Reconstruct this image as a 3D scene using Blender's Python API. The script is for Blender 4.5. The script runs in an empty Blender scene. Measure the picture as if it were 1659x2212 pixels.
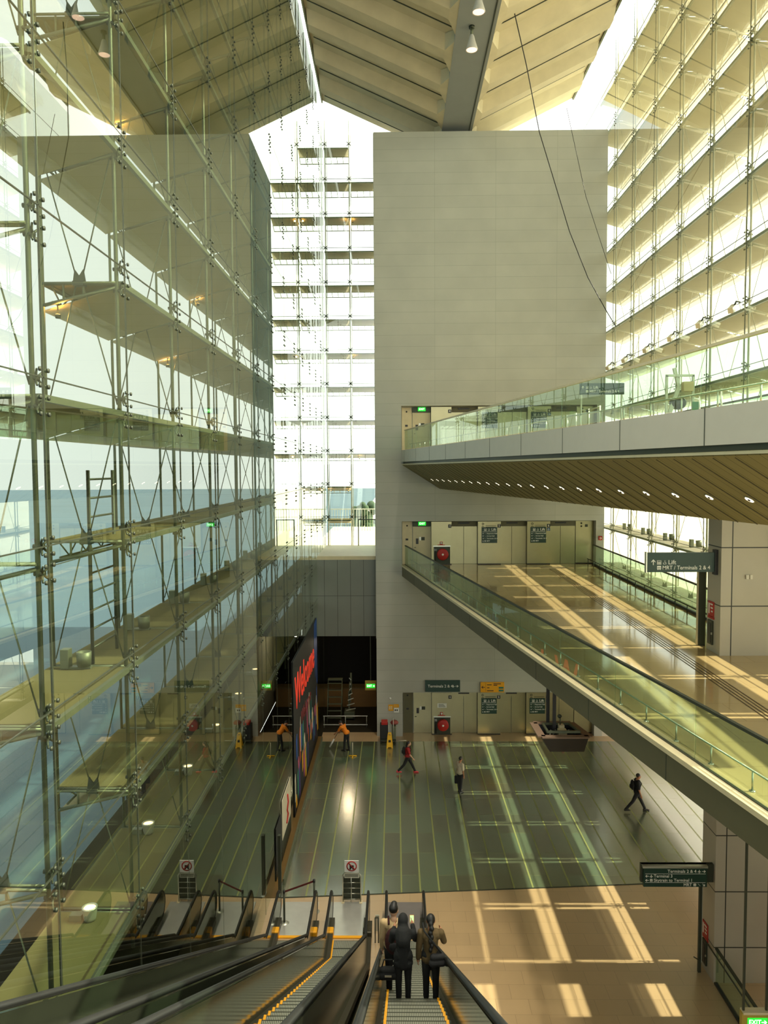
import bpy, bmesh, math, random
from mathutils import Vector, Matrix
random.seed(7)
S = bpy.context.scene
COL = S.collection

# ------------------------------------------------------------------ camera, sky, sun, exposure
CAMZ = 14.6
def rad(d): return math.radians(d)
cam_d = bpy.data.cameras.new('camera'); cam = bpy.data.objects.new('camera', cam_d); COL.objects.link(cam)
yaw, pitch, roll = rad(.81), rad(3.24), rad(.33)
fw = Vector((-math.sin(yaw)*math.cos(pitch), math.cos(yaw)*math.cos(pitch), -math.sin(pitch)))
rt = fw.cross(Vector((0, 0, 1))).normalized(); up = rt.cross(fw)
r2 = rt*math.cos(roll) - up*math.sin(roll); u2 = up*math.cos(roll) + rt*math.sin(roll)
m = Matrix((r2, u2, -fw)).transposed().to_4x4(); m.translation = (0, 0, CAMZ)
cam.matrix_world = m
cam_d.sensor_fit = 'VERTICAL'; cam_d.sensor_height = 24; cam_d.lens = 24*1660/2212
cam_d.clip_start = .05; cam_d.clip_end = 2000
S.camera = cam

W = bpy.data.worlds.new('hazy_sky'); S.world = W; W.use_nodes = True
nt = W.node_tree; nt.nodes.clear()
wo = nt.nodes.new('ShaderNodeOutputWorld'); bg = nt.nodes.new('ShaderNodeBackground')
tc = nt.nodes.new('ShaderNodeTexCoord'); sx = nt.nodes.new('ShaderNodeSeparateXYZ')
cr = nt.nodes.new('ShaderNodeValToRGB'); mr = nt.nodes.new('ShaderNodeMapRange')
nt.links.new(tc.outputs['Generated'], sx.inputs[0]); nt.links.new(sx.outputs['X'], mr.inputs['Value'])
mr.inputs['From Min'].default_value = -1; mr.inputs['From Max'].default_value = 1
nt.links.new(mr.outputs[0], cr.inputs[0])
# the sun side of the hazy sky is brighter and warmer
cr.color_ramp.elements[0].position = .05; cr.color_ramp.elements[0].color = (.25, .272, .262, 1)
cr.color_ramp.elements[1].position = .95; cr.color_ramp.elements[1].color = (1, .95, .83, 1)
e = cr.color_ramp.elements.new(.36); e.color = (.34, .365, .35, 1)
e = cr.color_ramp.elements.new(.50); e.color = (.80, .82, .78, 1)
nt.links.new(cr.outputs[0], bg.inputs[0]); bg.inputs[1].default_value = 2.9
nt.links.new(bg.outputs[0], wo.inputs[0])

sun_d = bpy.data.lights.new('sun', 'SUN'); sun = bpy.data.objects.new('sun', sun_d); COL.objects.link(sun)
sun.rotation_euler = Vector((-1, -.01, -.854)).to_track_quat('-Z', 'Y').to_euler()
sun.location = (40, 20, 60)
sun_d.energy = 10.0; sun_d.angle = rad(.6); sun_d.color = (1, .91, .78)

S.view_settings.view_transform = 'Standard'; S.view_settings.look = 'None'
S.view_settings.gamma = 1; S.view_settings.use_curve_mapping = False
S.view_settings.exposure = 0.25
S.cycles.max_bounces = 10; S.cycles.diffuse_bounces = 4; S.cycles.glossy_bounces = 4
S.cycles.transmission_bounces = 6; S.cycles.transparent_max_bounces = 40
S.cycles.caustics_reflective = False; S.cycles.caustics_refractive = False
S.cycles.sample_clamp_indirect = 6

# ------------------------------------------------------------------ materials
def lin(c):
    return tuple((v/255/12.92 if v/255 <= .04045 else ((v/255+.055)/1.055)**2.4) for v in c)
def mat(name, rgb, rough=.6, metal=0, noise=.12, nscale=3, bump=0, emit=0, spec=.5, trans=0, clear=0):
    """solid colour with a little procedural variation; rgb as 0-255 sRGB; trans = share of transparency"""
    M = bpy.data.materials.new(name); M.use_nodes = True
    n, l = M.node_tree.nodes, M.node_tree.links
    b = n['Principled BSDF']; c = lin(rgb)
    b.inputs['Roughness'].default_value = rough; b.inputs['Metallic'].default_value = metal
    b.inputs['Specular IOR Level'].default_value = spec
    tx = n.new('ShaderNodeTexCoord'); nz = n.new('ShaderNodeTexNoise'); nz.inputs['Scale'].default_value = nscale
    nz.inputs['Detail'].default_value = 4
    l.new(tx.outputs['Object'], nz.inputs['Vector'])
    mx = n.new('ShaderNodeMix'); mx.data_type = 'RGBA'
    mx.inputs[6].default_value = tuple(v*(1-noise) for v in c)+(1,)
    mx.inputs[7].default_value = tuple(min(1, v*(1+noise)) for v in c)+(1,)
    l.new(nz.outputs['Fac'], mx.inputs[0]); l.new(mx.outputs[2], b.inputs['Base Color'])
    if bump:
        bp = n.new('ShaderNodeBump'); bp.inputs['Strength'].default_value = bump
        l.new(nz.outputs['Fac'], bp.inputs['Height']); l.new(bp.outputs[0], b.inputs['Normal'])
    if emit:
        b.inputs['Emission Color'].default_value = c+(1,); b.inputs['Emission Strength'].default_value = emit
    if clear: b.inputs['Coat Weight'].default_value = clear
    if trans:
        t = n.new('ShaderNodeBsdfTransparent'); ms = n.new('ShaderNodeMixShader'); ms.inputs[0].default_value = trans
        l.new(b.outputs[0], ms.inputs[1]); l.new(t.outputs[0], ms.inputs[2])
        l.new(ms.outputs[0], n['Material Output'].inputs[0])
    return M

def glass_mat(name, tint, ior=1.75, haze=0.0):
    """clear sheet glass: mirror reflection by angle at the outer faces, tinted see-through"""
    M = bpy.data.materials.new(name); M.use_nodes = True
    n, l = M.node_tree.nodes, M.node_tree.links; n.clear()
    o = n.new('ShaderNodeOutputMaterial'); g = n.new('ShaderNodeBsdfGlossy'); g.inputs['Roughness'].default_value = 0.0
    g.inputs['Color'].default_value = (.93, .97, .90, 1)
    t = n.new('ShaderNodeBsdfTransparent'); t.inputs[0].default_value = tint+(1,)
    t2 = n.new('ShaderNodeBsdfTransparent')
    f = n.new('ShaderNodeFresnel'); f.inputs['IOR'].default_value = ior
    geo = n.new('ShaderNodeNewGeometry')
    m1 = n.new('ShaderNodeMixShader'); m2 = n.new('ShaderNodeMixShader')
    a1 = n.new('ShaderNodeMath'); a1.operation = 'MULTIPLY'; a1.inputs[1].default_value = 2   # both faces of the sheet reflect: 2R/(1+R)
    a2 = n.new('ShaderNodeMath'); a2.operation = 'ADD'; a2.inputs[1].default_value = 1
    a3 = n.new('ShaderNodeMath'); a3.operation = 'DIVIDE'
    l.new(f.outputs[0], a1.inputs[0]); l.new(f.outputs[0], a2.inputs[0]); l.new(a1.outputs[0], a3.inputs[0]); l.new(a2.outputs[0], a3.inputs[1])
    l.new(a3.outputs[0], m1.inputs[0]); l.new(t.outputs[0], m1.inputs[1]); l.new(g.outputs[0], m1.inputs[2])
    l.new(geo.outputs['Backfacing'], m2.inputs[0])
    last = m1
    if haze:
        d = n.new('ShaderNodeBsdfDiffuse'); d.inputs[0].default_value = (.8, .86, .74, 1)
        m3 = n.new('ShaderNodeMixShader'); m3.inputs[0].default_value = haze
        l.new(m1.outputs[0], m3.inputs[1]); l.new(d.outputs[0], m3.inputs[2]); last = m3
    l.new(last.outputs[0], m2.inputs[1]); l.new(t2.outputs[0], m2.inputs[2])
    l.new(m2.outputs[0], o.inputs[0])
    return M

def shelf_mat(name, rgb, see, transl=.45):
    """perforated translucent metal: diffuse + light through from above + open holes"""
    M = bpy.data.materials.new(name); M.use_nodes = True
    n, l = M.node_tree.nodes, M.node_tree.links; n.clear()
    c = lin(rgb)+(1,)
    o = n.new('ShaderNodeOutputMaterial'); d = n.new('ShaderNodeBsdfDiffuse'); tl = n.new('ShaderNodeBsdfTranslucent')
    tp = n.new('ShaderNodeBsdfTransparent'); a = n.new('ShaderNodeMixShader'); b = n.new('ShaderNodeMixShader')
    tx = n.new('ShaderNodeTexCoord'); nz = n.new('ShaderNodeTexNoise'); nz.inputs['Scale'].default_value = 1.3
    mx = n.new('ShaderNodeMix'); mx.data_type = 'RGBA'
    mx.inputs[6].default_value = tuple(v*.86 for v in c[:3])+(1,); mx.inputs[7].default_value = c
    l.new(tx.outputs['Object'], nz.inputs['Vector']); l.new(nz.outputs['Fac'], mx.inputs[0])
    l.new(mx.outputs[2], d.inputs[0]); l.new(mx.outputs[2], tl.inputs[0])
    a.inputs[0].default_value = transl; b.inputs[0].default_value = see
    l.new(d.outputs[0], a.inputs[1]); l.new(tl.outputs[0], a.inputs[2])
    l.new(a.outputs[0], b.inputs[1]); l.new(tp.outputs[0], b.inputs[2]); l.new(b.outputs[0], o.inputs[0])
    return M

def joint_mat(name, rgb, jrgb, ux, uy, offset=.5, mortar=.012, axes='XY', rough=.5, spec=.5, var=.1, origin=(0, 0), metal=0, grime=.15, brown=None, thin=.3, ior=1.5):
    """panels or slabs of size ux x uy with joints; axes names which object axes they run along"""
    M = bpy.data.materials.new(name); M.use_nodes = True
    n, l = M.node_tree.nodes, M.node_tree.links
    b = n['Principled BSDF']; b.inputs['Roughness'].default_value = rough; b.inputs['Specular IOR Level'].default_value = spec
    b.inputs['Metallic'].default_value = metal; b.inputs['IOR'].default_value = ior
    tx = n.new('ShaderNodeTexCoord'); sp = n.new('ShaderNodeSeparateXYZ'); cb = n.new('ShaderNodeCombineXYZ')
    l.new(tx.outputs['Object'], sp.inputs[0])
    for k, (ax, org) in enumerate(zip(axes, origin)):
        s = n.new('ShaderNodeMath'); s.operation = 'SUBTRACT'; s.inputs[1].default_value = org
        l.new(sp.outputs[ax], s.inputs[0]); l.new(s.outputs[0], cb.inputs[k])
    br = n.new('ShaderNodeTexBrick'); br.offset = offset; br.squash = 1
    br.inputs['Scale'].default_value = 1; br.inputs['Brick Width'].default_value = ux; br.inputs['Row Height'].default_value = uy
    br.inputs['Mortar Size'].default_value = mortar; br.inputs['Mortar Smooth'].default_value = thin
    c = lin(rgb); j = lin(jrgb); c2 = lin(brown) if brown else tuple(v*(1-var) for v in c)
    br.inputs['Color1'].default_value = c+(1,); br.inputs['Color2'].default_value = c2+(1,)
    br.inputs['Mortar'].default_value = j+(1,)
    l.new(cb.outputs[0], br.inputs['Vector'])
    nz = n.new('ShaderNodeTexNoise'); nz.inputs['Scale'].default_value = .7; nz.inputs['Detail'].default_value = 6
    l.new(tx.outputs['Object'], nz.inputs['Vector'])
    mr = n.new('ShaderNodeMapRange'); mr.inputs['To Min'].default_value = 1-grime; mr.inputs['To Max'].default_value = 1+grime*.6
    l.new(nz.outputs['Fac'], mr.inputs['Value'])
    mx = n.new('ShaderNodeVectorMath'); mx.operation = 'SCALE'
    l.new(br.outputs['Color'], mx.inputs[0]); l.new(mr.outputs[0], mx.inputs['Scale'])
    l.new(mx.outputs[0], b.inputs['Base Color'])
    return M

M = {}
M['endwall'] = joint_mat('end_wall_panels', (184, 185, 172), (154, 155, 142), 3.21, .6, 0, .007, 'XZ', .75, .3, .05, (-1.05, .05))
M['sidewall'] = joint_mat('side_wall_panels', (180, 181, 168), (150, 151, 138), 3.4, .6, .5, .008, 'YZ', .75, .3, .05, (41.2, .05))
M['lowpanel'] = joint_mat('grey_wall_panels', (128, 132, 122), (60, 60, 52), .72, 2.25, 0, .012, 'XZ', .4, .4, .05, (-3.9, 5.35))
M['colpanel'] = joint_mat('column_panels', (184, 175, 156), (40, 40, 34), 2.0, 1.62, 0, .018, 'XZ', .45, .4, .04, (9.25, -.58))
M['roof'] = mat('roof_concrete', (206, 193, 158), .8, noise=.18, nscale=1.2)
M['roofbeam'] = mat('grey_beam_paint', (140, 144, 142), .6, noise=.1, nscale=.8)
M['stone'] = joint_mat('beige_granite', (190, 160, 116), (136, 108, 72), .9, .6, .5, .005, 'XY', .30, .6, .08, ior=2.3)
M['marble'] = joint_mat('polished_beige_marble', (186, 160, 112), (150, 124, 82), 1.2, 1.2, .5, .006, 'XY', .07, .7, .06)
M['glassfloor'] = joint_mat('green_glass_floor', (92, 112, 84), (150, 156, 90), 1.61, .655, 0, .006, 'YX', .21, .9, .25, (28.46, -3.11), grime=.35, brown=(82, 84, 60), ior=2.8)
M['white'] = mat('white_metal_panel', (208, 200, 182), .45, noise=.05)
M['fascia'] = mat('grey_fascia', (92, 88, 62), .6, noise=.08)
M['cream'] = mat('cream_trim', (214, 200, 160), .5)
M['soffit'] = joint_mat('soffit_panels', (146, 136, 90), (100, 92, 58), 40, .3, 0, .01, 'XY', .6, .3, .1, (0, 8), grime=.2)
M['steel'] = mat('stainless_steel', (190, 190, 176), .28, 1, noise=.1, nscale=6)
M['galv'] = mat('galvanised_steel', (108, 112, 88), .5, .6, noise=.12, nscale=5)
M['dsteel'] = mat('dark_grey_steel', (64, 68, 54), .5, .5, noise=.1)
M['alu'] = mat('pale_aluminium', (196, 196, 180), .4, .7)
M['liftsteel'] = mat('brushed_lift_steel', (156, 150, 114), .3, .75, noise=.1, nscale=2)
M['black'] = mat('black_rubber', (22, 22, 20), .45)
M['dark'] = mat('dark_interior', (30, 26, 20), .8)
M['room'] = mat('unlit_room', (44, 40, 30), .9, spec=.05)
M['orange'] = mat('orange_cloth', (226, 128, 20), .8)
M['yellow'] = mat('safety_yellow', (235, 180, 20), .5)
M['comb'] = mat('yellow_comb', (245, 172, 25), .5)
M['red'] = mat('red_paint', (176, 32, 22), .5)
M['redletter'] = mat('red_letters', (236, 62, 40), .6, emit=.25)  # faint glow added to the letter colour
M['sign'] = mat('dark_green_sign', (14, 52, 38), .4)
M['signyellow'] = mat('yellow_sign', (232, 164, 10), .5)
M['letter'] = mat('white_lettering', (236, 236, 226), .6, noise=0)
M['ink'] = mat('black_lettering', (18, 18, 16), .6)
M['exit'] = mat('lit_exit_green', (30, 190, 50), .5, emit=1.2)
M['exitw'] = mat('lit_exit_white', (240, 255, 235), .5, emit=1.6)
M['exitframe'] = mat('exit_housing', (176, 150, 60), .5)
M['lamp'] = mat('warm_lamp', (255, 190, 110), .5, emit=9)
M['lampw'] = mat('white_downlight', (255, 240, 205), .5, emit=3)
M['lampp'] = mat('pendant_glow', (255, 214, 190), .5, emit=1.3)
M['pendant'] = mat('frosted_pendant', (200, 196, 184), .5)
M['skin'] = mat('skin', (176, 122, 88), .6)
M['skin2'] = mat('pale_skin', (206, 160, 128), .6)
M['hair'] = mat('black_hair', (18, 15, 13), .5)
M['blackcloth'] = mat('black_cloth', (20, 20, 20), .85)
M['darkcloth'] = mat('charcoal_cloth', (34, 33, 34), .85)
M['cardigan'] = mat('olive_brown_cardigan', (92, 74, 42), .85)
M['hoodie'] = mat('cream_hoodie', (206, 176, 128), .85)
M['maroon'] = mat('maroon_cloth', (62, 22, 20), .85)
M['redshirt'] = mat('red_top', (150, 26, 24), .8)
M['shirt'] = mat('pale_shirt', (214, 200, 172), .8)
M['pink'] = mat('pink_shoe', (214, 60, 70), .6)
M['tape'] = mat('maroon_belt', (82, 22, 18), .6)
M['ground'] = mat('grey_blue_ground', (64, 88, 98), .7, noise=.25, nscale=.08)
M['terrace'] = mat('pale_terrace', (214, 206, 186), .7)
M['leaf'] = mat('dark_foliage', (52, 74, 46), .8)
M['board'] = mat('dark_board', (24, 24, 22), .6)
for k, c in dict(blue=(38, 78, 150), purple=(74, 58, 130), teal=(36, 110, 96), gold=(220, 160, 30), rose=(186, 90, 120), bone=(214, 204, 176), rust=(196, 84, 40)).items():
    M[k] = mat(k+'_print', c, .6)
M['glass'] = glass_mat('facade_glass', (.89, .96, .86), 1.7)
M['rail_glass'] = glass_mat('balustrade_glass', (.60, .78, .60), 1.35, .04)
M['sunscreen'] = shelf_mat('white_sunscreen_sheet', (236, 234, 228), 0, .75)
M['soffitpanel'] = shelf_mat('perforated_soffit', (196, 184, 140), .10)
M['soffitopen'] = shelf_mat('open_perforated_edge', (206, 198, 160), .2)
M['toppanel'] = shelf_mat('shaded_top_panel', (124, 115, 78), .02, .35)  # darker top: shade of the shelves above put into the colour
M['soffitpanel_lit'] = shelf_mat('sunlit_perforated_soffit', (220, 213, 190), .14, .62)  # paler, more translucent shelf copies from here: sunlight put into the colour
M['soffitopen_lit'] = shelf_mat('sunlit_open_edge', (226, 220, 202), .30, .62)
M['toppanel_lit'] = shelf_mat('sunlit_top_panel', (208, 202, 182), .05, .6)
M['litpipe'] = mat('backlit_pale_steel', (206, 202, 176), .5, 0)  # colour lightened to offset pipes standing dark against the light
# ------------------------------------------------------------------ mesh helpers
class MB:
    def __init__(s): s.v = []; s.f = []; s.sm = []
    def add(s, vs, fs, smooth=False):
        o = len(s.v); s.v += [tuple(p) for p in vs]
        s.f += [tuple(i+o for i in f) for f in fs]; s.sm += [smooth]*len(fs); return s
    def hexa(s, p):
        return s.add(p, [(0, 3, 2, 1), (4, 5, 6, 7), (0, 1, 5, 4), (1, 2, 6, 5), (2, 3, 7, 6), (3, 0, 4, 7)])
    def box(s, lo, hi):
        x0, y0, z0 = lo; x1, y1, z1 = hi
        return s.hexa([(x0, y0, z0), (x1, y0, z0), (x1, y1, z0), (x0, y1, z0), (x0, y0, z1), (x1, y0, z1), (x1, y1, z1), (x0, y1, z1)])
    def beam(s, p0, p1, w, h, upv=(0, 0, 1)):
        p0, p1 = Vector(p0), Vector(p1); d = (p1-p0).normalized(); u = Vector(upv)
        r = d.cross(u)
        if r.length < 1e-4: r = d.cross(Vector((1, 0, 0)))
        r.normalize(); u = r.cross(d); r *= w/2; u *= h/2
        return s.hexa([p0-r-u, p0+r-u, p1+r-u, p1-r-u, p0-r+u, p0+r+u, p1+r+u, p1-r+u])
    def prism(s, poly, d):
        n = len(poly); P = [Vector(p) for p in poly]; d = Vector(d)
        nrm = sum(((P[i]-P[0]).cross(P[(i+1) % n]-P[0]) for i in range(n)), Vector())
        if nrm.dot(d) > 0: P = P[::-1]
        Q = [p+d for p in P]
        return s.add(P+Q, [tuple(range(n)), tuple(range(2*n-1, n-1, -1))]+[(i, i+n, (i+1) % n+n, (i+1) % n) for i in range(n)])
    def tube(s, p0, p1, r, n=8, r2=None, cap=True):
        return s.path([p0, p1], [r, r if r2 is None else r2], n, cap)
    def path(s, pts, r, n=8, cap=True):
        pts = [Vector(p) for p in pts]; k = len(pts)
        rs = r if isinstance(r, (list, tuple)) else [r]*k
        t0 = (pts[1]-pts[0]).normalized()
        a = t0.cross(Vector((0, 0, 1)))
        if a.length < .05: a = t0.cross(Vector((1, 0, 0)))
        a.normalize(); vs = []
        for i in range(k):
            t = (pts[min(i+1, k-1)]-pts[max(i-1, 0)]).normalized()
            a = (a-t*a.dot(t)).normalized(); b = t.cross(a)
            vs += [pts[i]+(a*math.cos(2*math.pi*j/n)+b*math.sin(2*math.pi*j/n))*rs[i] for j in range(n)]
        fs = [(i*n+j, i*n+(j+1) % n, (i+1)*n+(j+1) % n, (i+1)*n+j) for i in range(k-1) for j in range(n)]
        s.add(vs, fs, True)
        if cap:
            s.add(vs[:n], [tuple(range(n-1, -1, -1))]); s.add(vs[-n:], [tuple(range(n))])
        return s
    def lathe(s, prof, c, n=20, ax=(0, 0, 1), smooth=True):
        c = Vector(c); q = Vector((0, 0, 1)).rotation_difference(Vector(ax)); k = len(prof)
        vs = [c+q @ Vector((r*math.cos(2*math.pi*j/n), r*math.sin(2*math.pi*j/n), z)) for r, z in prof for j in range(n)]
        fs = [(i*n+j, i*n+(j+1) % n, (i+1)*n+(j+1) % n, (i+1)*n+j) for i in range(k-1) for j in range(n)]
        return s.add(vs, fs, smooth)
    def ell(s, c, r, n=14, m=9, rot=None):
        c = Vector(c); vs = []
        for i in range(m+1):
            a = math.pi*i/m
            for j in range(n):
                b = 2*math.pi*j/n
                p = Vector((r[0]*math.sin(a)*math.cos(b), r[1]*math.sin(a)*math.sin(b), -r[2]*math.cos(a)))
                vs.append(c+(rot @ p if rot else p))
        fs = [(i*n+j, i*n+(j+1) % n, (i+1)*n+(j+1) % n, (i+1)*n+j) for i in range(m) for j in range(n)]
        return s.add(vs, fs, True)
    def cap(s, p0, p1, r0, r1, n=12):
        p0, p1 = Vector(p0), Vector(p1)
        s.tube(p0, p1, r0, n, r1); s.ell(p0, (r0,)*3, n, 7); s.ell(p1, (r1,)*3, n, 7); return s
    def mesh(s, name, mt, bevel=0):
        me = bpy.data.meshes.new(name); me.from_pydata(s.v, [], s.f)
        me.polygons.foreach_set('use_smooth', s.sm); me.update()
        bm = bmesh.new(); bm.from_mesh(me); bmesh.ops.remove_doubles(bm, verts=bm.verts, dist=1e-5)
        bm.to_mesh(me); bm.free()
        if mt: me.materials.append(mt)
        return me
    def build(s, name, mt, parent=None, bevel=0):
        return link(name, s.mesh(name, mt), parent, bevel)

def link(name, me, parent=None, bevel=0):
    o = bpy.data.objects.new(name, me); COL.objects.link(o)
    if parent is not None: adopt(o, parent)
    if bevel:
        b = o.modifiers.new('edge', 'BEVEL'); b.width = bevel; b.segments = 2; b.limit_method = 'ANGLE'
    return o
def wloc(o):
    return o.location.copy() if o.parent is None else Vector()      # parts keep an identity world matrix
def adopt(o, parent):           # meshes are written in place; the parent only translates
    o.parent = parent; o.matrix_parent_inverse = Matrix.Translation(-wloc(parent))
def thing(name, label, cat, loc=(0, 0, 0), group=None):
    o = bpy.data.objects.new(name, None); o.empty_display_size = .2; COL.objects.link(o); o.location = loc
    o['label'] = label; o['category'] = cat
    if group: o['group'] = group
    return o
def tag(o, label, cat, group=None):
    o['label'] = label; o['category'] = cat
    if group: o['group'] = group
    return o
def struct(o): o['kind'] = 'structure'; return o
def kids(o): return [c for c in COL.objects if c.parent == o]
def dup(root, loc, label, group=None, tree=None):
    r = root.copy(); COL.objects.link(r); r.location = loc; r['label'] = label
    if group: r['group'] = group
    for ch in tree or kids(root):
        c = ch.copy(); COL.objects.link(c); c.parent = r
    return r
ORD = 'first second third fourth fifth sixth seventh eighth ninth tenth eleventh twelfth thirteenth fourteenth fifteenth sixteenth seventeenth eighteenth nineteenth twentieth'.split()
ORD += ['twenty-first', 'twenty-second', 'twenty-third', 'twenty-fourth', 'twenty-fifth', 'twenty-sixth', 'twenty-seventh']

def text(s, size, loc, mt, parent, face='-Y', align='LEFT', depth=.004, sx=1.0, name='lettering'):
    cu = bpy.data.curves.new('lettering', 'FONT'); cu.body = s; cu.size = size; cu.extrude = depth
    cu.align_x = align; cu.align_y = 'CENTER'; cu.resolution_u = 3; cu.offset = size*.006
    t = bpy.data.objects.new('tmp', cu); COL.objects.link(t)
    me = bpy.data.meshes.new_from_object(t.evaluated_get(bpy.context.evaluated_depsgraph_get()))
    bpy.data.objects.remove(t); bpy.data.curves.remove(cu)
    R = Matrix.Rotation(rad(90), 4, 'X')
    if face == '+X': R = Matrix.Rotation(rad(90), 4, 'Z') @ R
    me.transform(Matrix.Translation(loc) @ R @ Matrix.Diagonal((sx, 1, 1, 1)))
    me.materials.clear(); me.materials.append(mt)
    return link(name, me, parent)
def flat(pts, y, mt, parent, name, t=.006):      # a thin plate facing -Y from (x, z) points
    return MB().prism([(x, y, z) for x, z in pts], (0, -t, 0)).build(name, mt, parent)
def arrow_pts(x, z, s, ang=0):
    P = [(-.5, -.07), (.18, -.07), (-.06, -.36), (.1, -.36), (.5, 0), (.1, .36), (-.06, .36), (.18, .07), (-.5, .07)]
    c, q = math.cos(ang), math.sin(ang)
    return [(x+s*(a*c-b*q), z+s*(a*q+b*c)) for a, b in P]
def plane_pts(x, z, s):
    P = [(0, .5), (.08, .35), (.08, .12), (.48, -.1), (.48, -.2), (.08, -.08), (.06, -.33), (.2, -.44), (.2, -.5), (0, -.45)]
    P = P+[(-a, b) for a, b in P[::-1][1:-1]]
    return [(x+s*a, z+s*b) for a, b in P]
def icon(kind, x, z, s, y, parent, mt=None):
    mt = mt or M['letter']; m_ = MB()
    def q(a, b, c, d): m_.box((x+s*a, y-.006, z+s*b), (x+s*c, y, z+s*d))
    if kind == 'train':
        q(-.42, -.3, .42, -.1); q(-.42, .1, .42, .42); q(-.42, -.1, -.3, .1); q(.3, -.1, .42, .1); q(-.05, -.1, .05, .1); q(-.3, -.45, -.15, -.3); q(.15, -.45, .3, -.3)
    elif kind == 'lift':
        q(-.45, -.45, -.38, .45); q(.38, -.45, .45, .45); q(-.45, .38, .45, .45); q(-.45, -.45, .45, -.38)
        for c in (-.22, 0, .22): q(c-.07, -.32, c+.07, .05); q(c-.05, .1, c+.05, .22)
    elif kind == 'wheelchair':
        q(-.08, .3, .06, .44); q(-.06, -.1, .04, .26); q(-.06, -.1, .26, -.02); q(.2, -.4, .28, -.02); q(-.3, -.4, .1, -.32); q(-.36, -.36, -.28, 0)
    elif kind == 'escalator':
        for k in range(4): q(-.4+k*.2, .3-k*.2, -.2+k*.2, .38-k*.2)
    return m_.build('pictogram', mt, parent)
# ------------------------------------------------------------------ setting
XG, XR, YW, YS = -4.3, 11.2, 41.2, 48.0          # glass wall, far glass wall, end wall, end window
ZM, ZU = 9.38, 15.55                             # footbridge floors
def xe(y): return .37+(YW-y)*.17                 # open edge of both footbridges
def yb(x): return 25.36+(x+4.06)*.073            # stone / glass floor seam

f = MB(); f.prism([(XG-.3, -8, -.3), (17, -8, -.3), (17, yb(17), -.3), (XG-.3, yb(XG-.3), -.3)], (0, 0, .3))
struct(f.build('floor', M['stone']))
f = MB(); f.prism([(-4.05, yb(-4.05)+.02, -.3), (17, yb(17)+.02, -.3), (17, 40.4, -.3), (-4.05, 40.4, -.3)], (0, 0, .3))
M['slabedge'] = mat('pale_slab_edge', (134, 140, 84), .3)
gf = struct(f.build('floor_glass', M['glassfloor']))
for i_ in range(31):                                # pale edges of the glass floor slabs
    x_ = -3.11+.655*i_
    MB().box((x_-.028, yb(x_)+.03, 0), (x_+.028, 40.4, .003)).build('slab_joint', M['slabedge'], gf)
struct(MB().box((-4.05, 40.4, -.3), (17, YW+.65, 0)).build('floor_edge', M['stone']))
struct(MB().prism([(XG-.3, yb(XG)+.02, -.3), (-4.05, yb(-4.05)+.02, -.3), (-4.05, YW, -.3), (XG-.3, YW, -.3)], (0, 0, .3)).build('floor_margin', mat('brown_margin', (110, 84, 40), .4)))
struct(MB().prism([(-4.0, yb(-4)-.03, 0), (17, yb(17)-.03, 0), (17, yb(17)+.03, 0), (-4.0, yb(-4)+.03, 0)], (0, 0, .012)).build('trim_1', M['dsteel']))
# end wall with three lift lobbies cut back into it
REC = .6
w = MB()
w.box((-1.03, YW, 0), (.37, YS, 32.15)); w.box((10.77, YW, 0), (XR, YS, 32.15))
for z0, z1 in ((2.42, ZM), (11.76, ZU), (17.92, 32.15)): w.box((.37, YW, z0), (10.77, YS, z1))
for z0, z1 in ((0, 2.42), (ZM, 11.76), (ZU, 17.92)): w.box((.37, YW+REC, z0), (10.77, YS, z1))
struct(w.build('wall_end', M['endwall']))
struct(MB().box((-1.05, YW+.02, 5.4), (-1.03, YS, 32.1)).build('wall_return', M['sidewall']))
# panelled wall under the terrace window, dark passage under it
struct(MB().box((XG-.8, 42.0, 5.35), (-1.05, 42.3, 9.6)).build('wall_terrace', M['lowpanel']))
struct(MB().box((XG, 42.0, 9.6), (-1.05, YS+.3, 9.8)).build('floor_balcony', M['cream']))
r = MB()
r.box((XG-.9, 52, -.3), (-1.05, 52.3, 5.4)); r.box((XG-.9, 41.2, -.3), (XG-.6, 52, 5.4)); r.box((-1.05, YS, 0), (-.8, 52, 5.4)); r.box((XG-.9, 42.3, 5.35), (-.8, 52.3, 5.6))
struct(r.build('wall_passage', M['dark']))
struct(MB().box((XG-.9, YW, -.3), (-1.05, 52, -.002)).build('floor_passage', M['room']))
# walls on the footbridge side
w = MB(); w.box((XR, -8, -.3), (XR+.3, 19.8, 9.0)); w.box((XR+.3, 19.5, -.3), (17, 19.8, 4)); w.box((XR, YW, 0), (17, YW+.6, 4))
struct(w.build('wall_side', M['white']))
struct(MB().box((-9, -8.4, -.3), (17, -8, 5)).build('wall_back', M['endwall']))
# unlit hall outside the lower part of the glass
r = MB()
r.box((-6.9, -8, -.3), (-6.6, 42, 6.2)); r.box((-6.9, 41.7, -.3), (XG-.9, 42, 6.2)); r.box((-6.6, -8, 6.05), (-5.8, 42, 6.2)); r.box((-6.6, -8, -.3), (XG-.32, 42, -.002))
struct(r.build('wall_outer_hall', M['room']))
g = MB(); g.box((-400, -200, 4.2), (-6.9, 400, 4.4)); struct(g.build('ground_outside', M['ground']))
g = MB(); g.box((-6.9, 52.5, 4.2), (400, 400, 4.4)); g.box((17, -200, -.4), (400, 52.4, -.3))
struct(g.build('ground_forecourt', M['terrace']))
struct(MB().box((XR, 19.8, 2.12), (XR+1.4, YW, 2.43)).build('beam_lintel', M['white']))
struct(MB().prism([(XR+1.4, 19.8, 2.3), (17.5, 19.8, 3.2), (17.5, 19.8, 3.25), (XR+1.4, 19.8, 2.35)], (0, 21.4, 0)).build('added_sunscreen', M['sunscreen']))  # unseen sheet added to block low sun and glow white onto the floor
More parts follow.
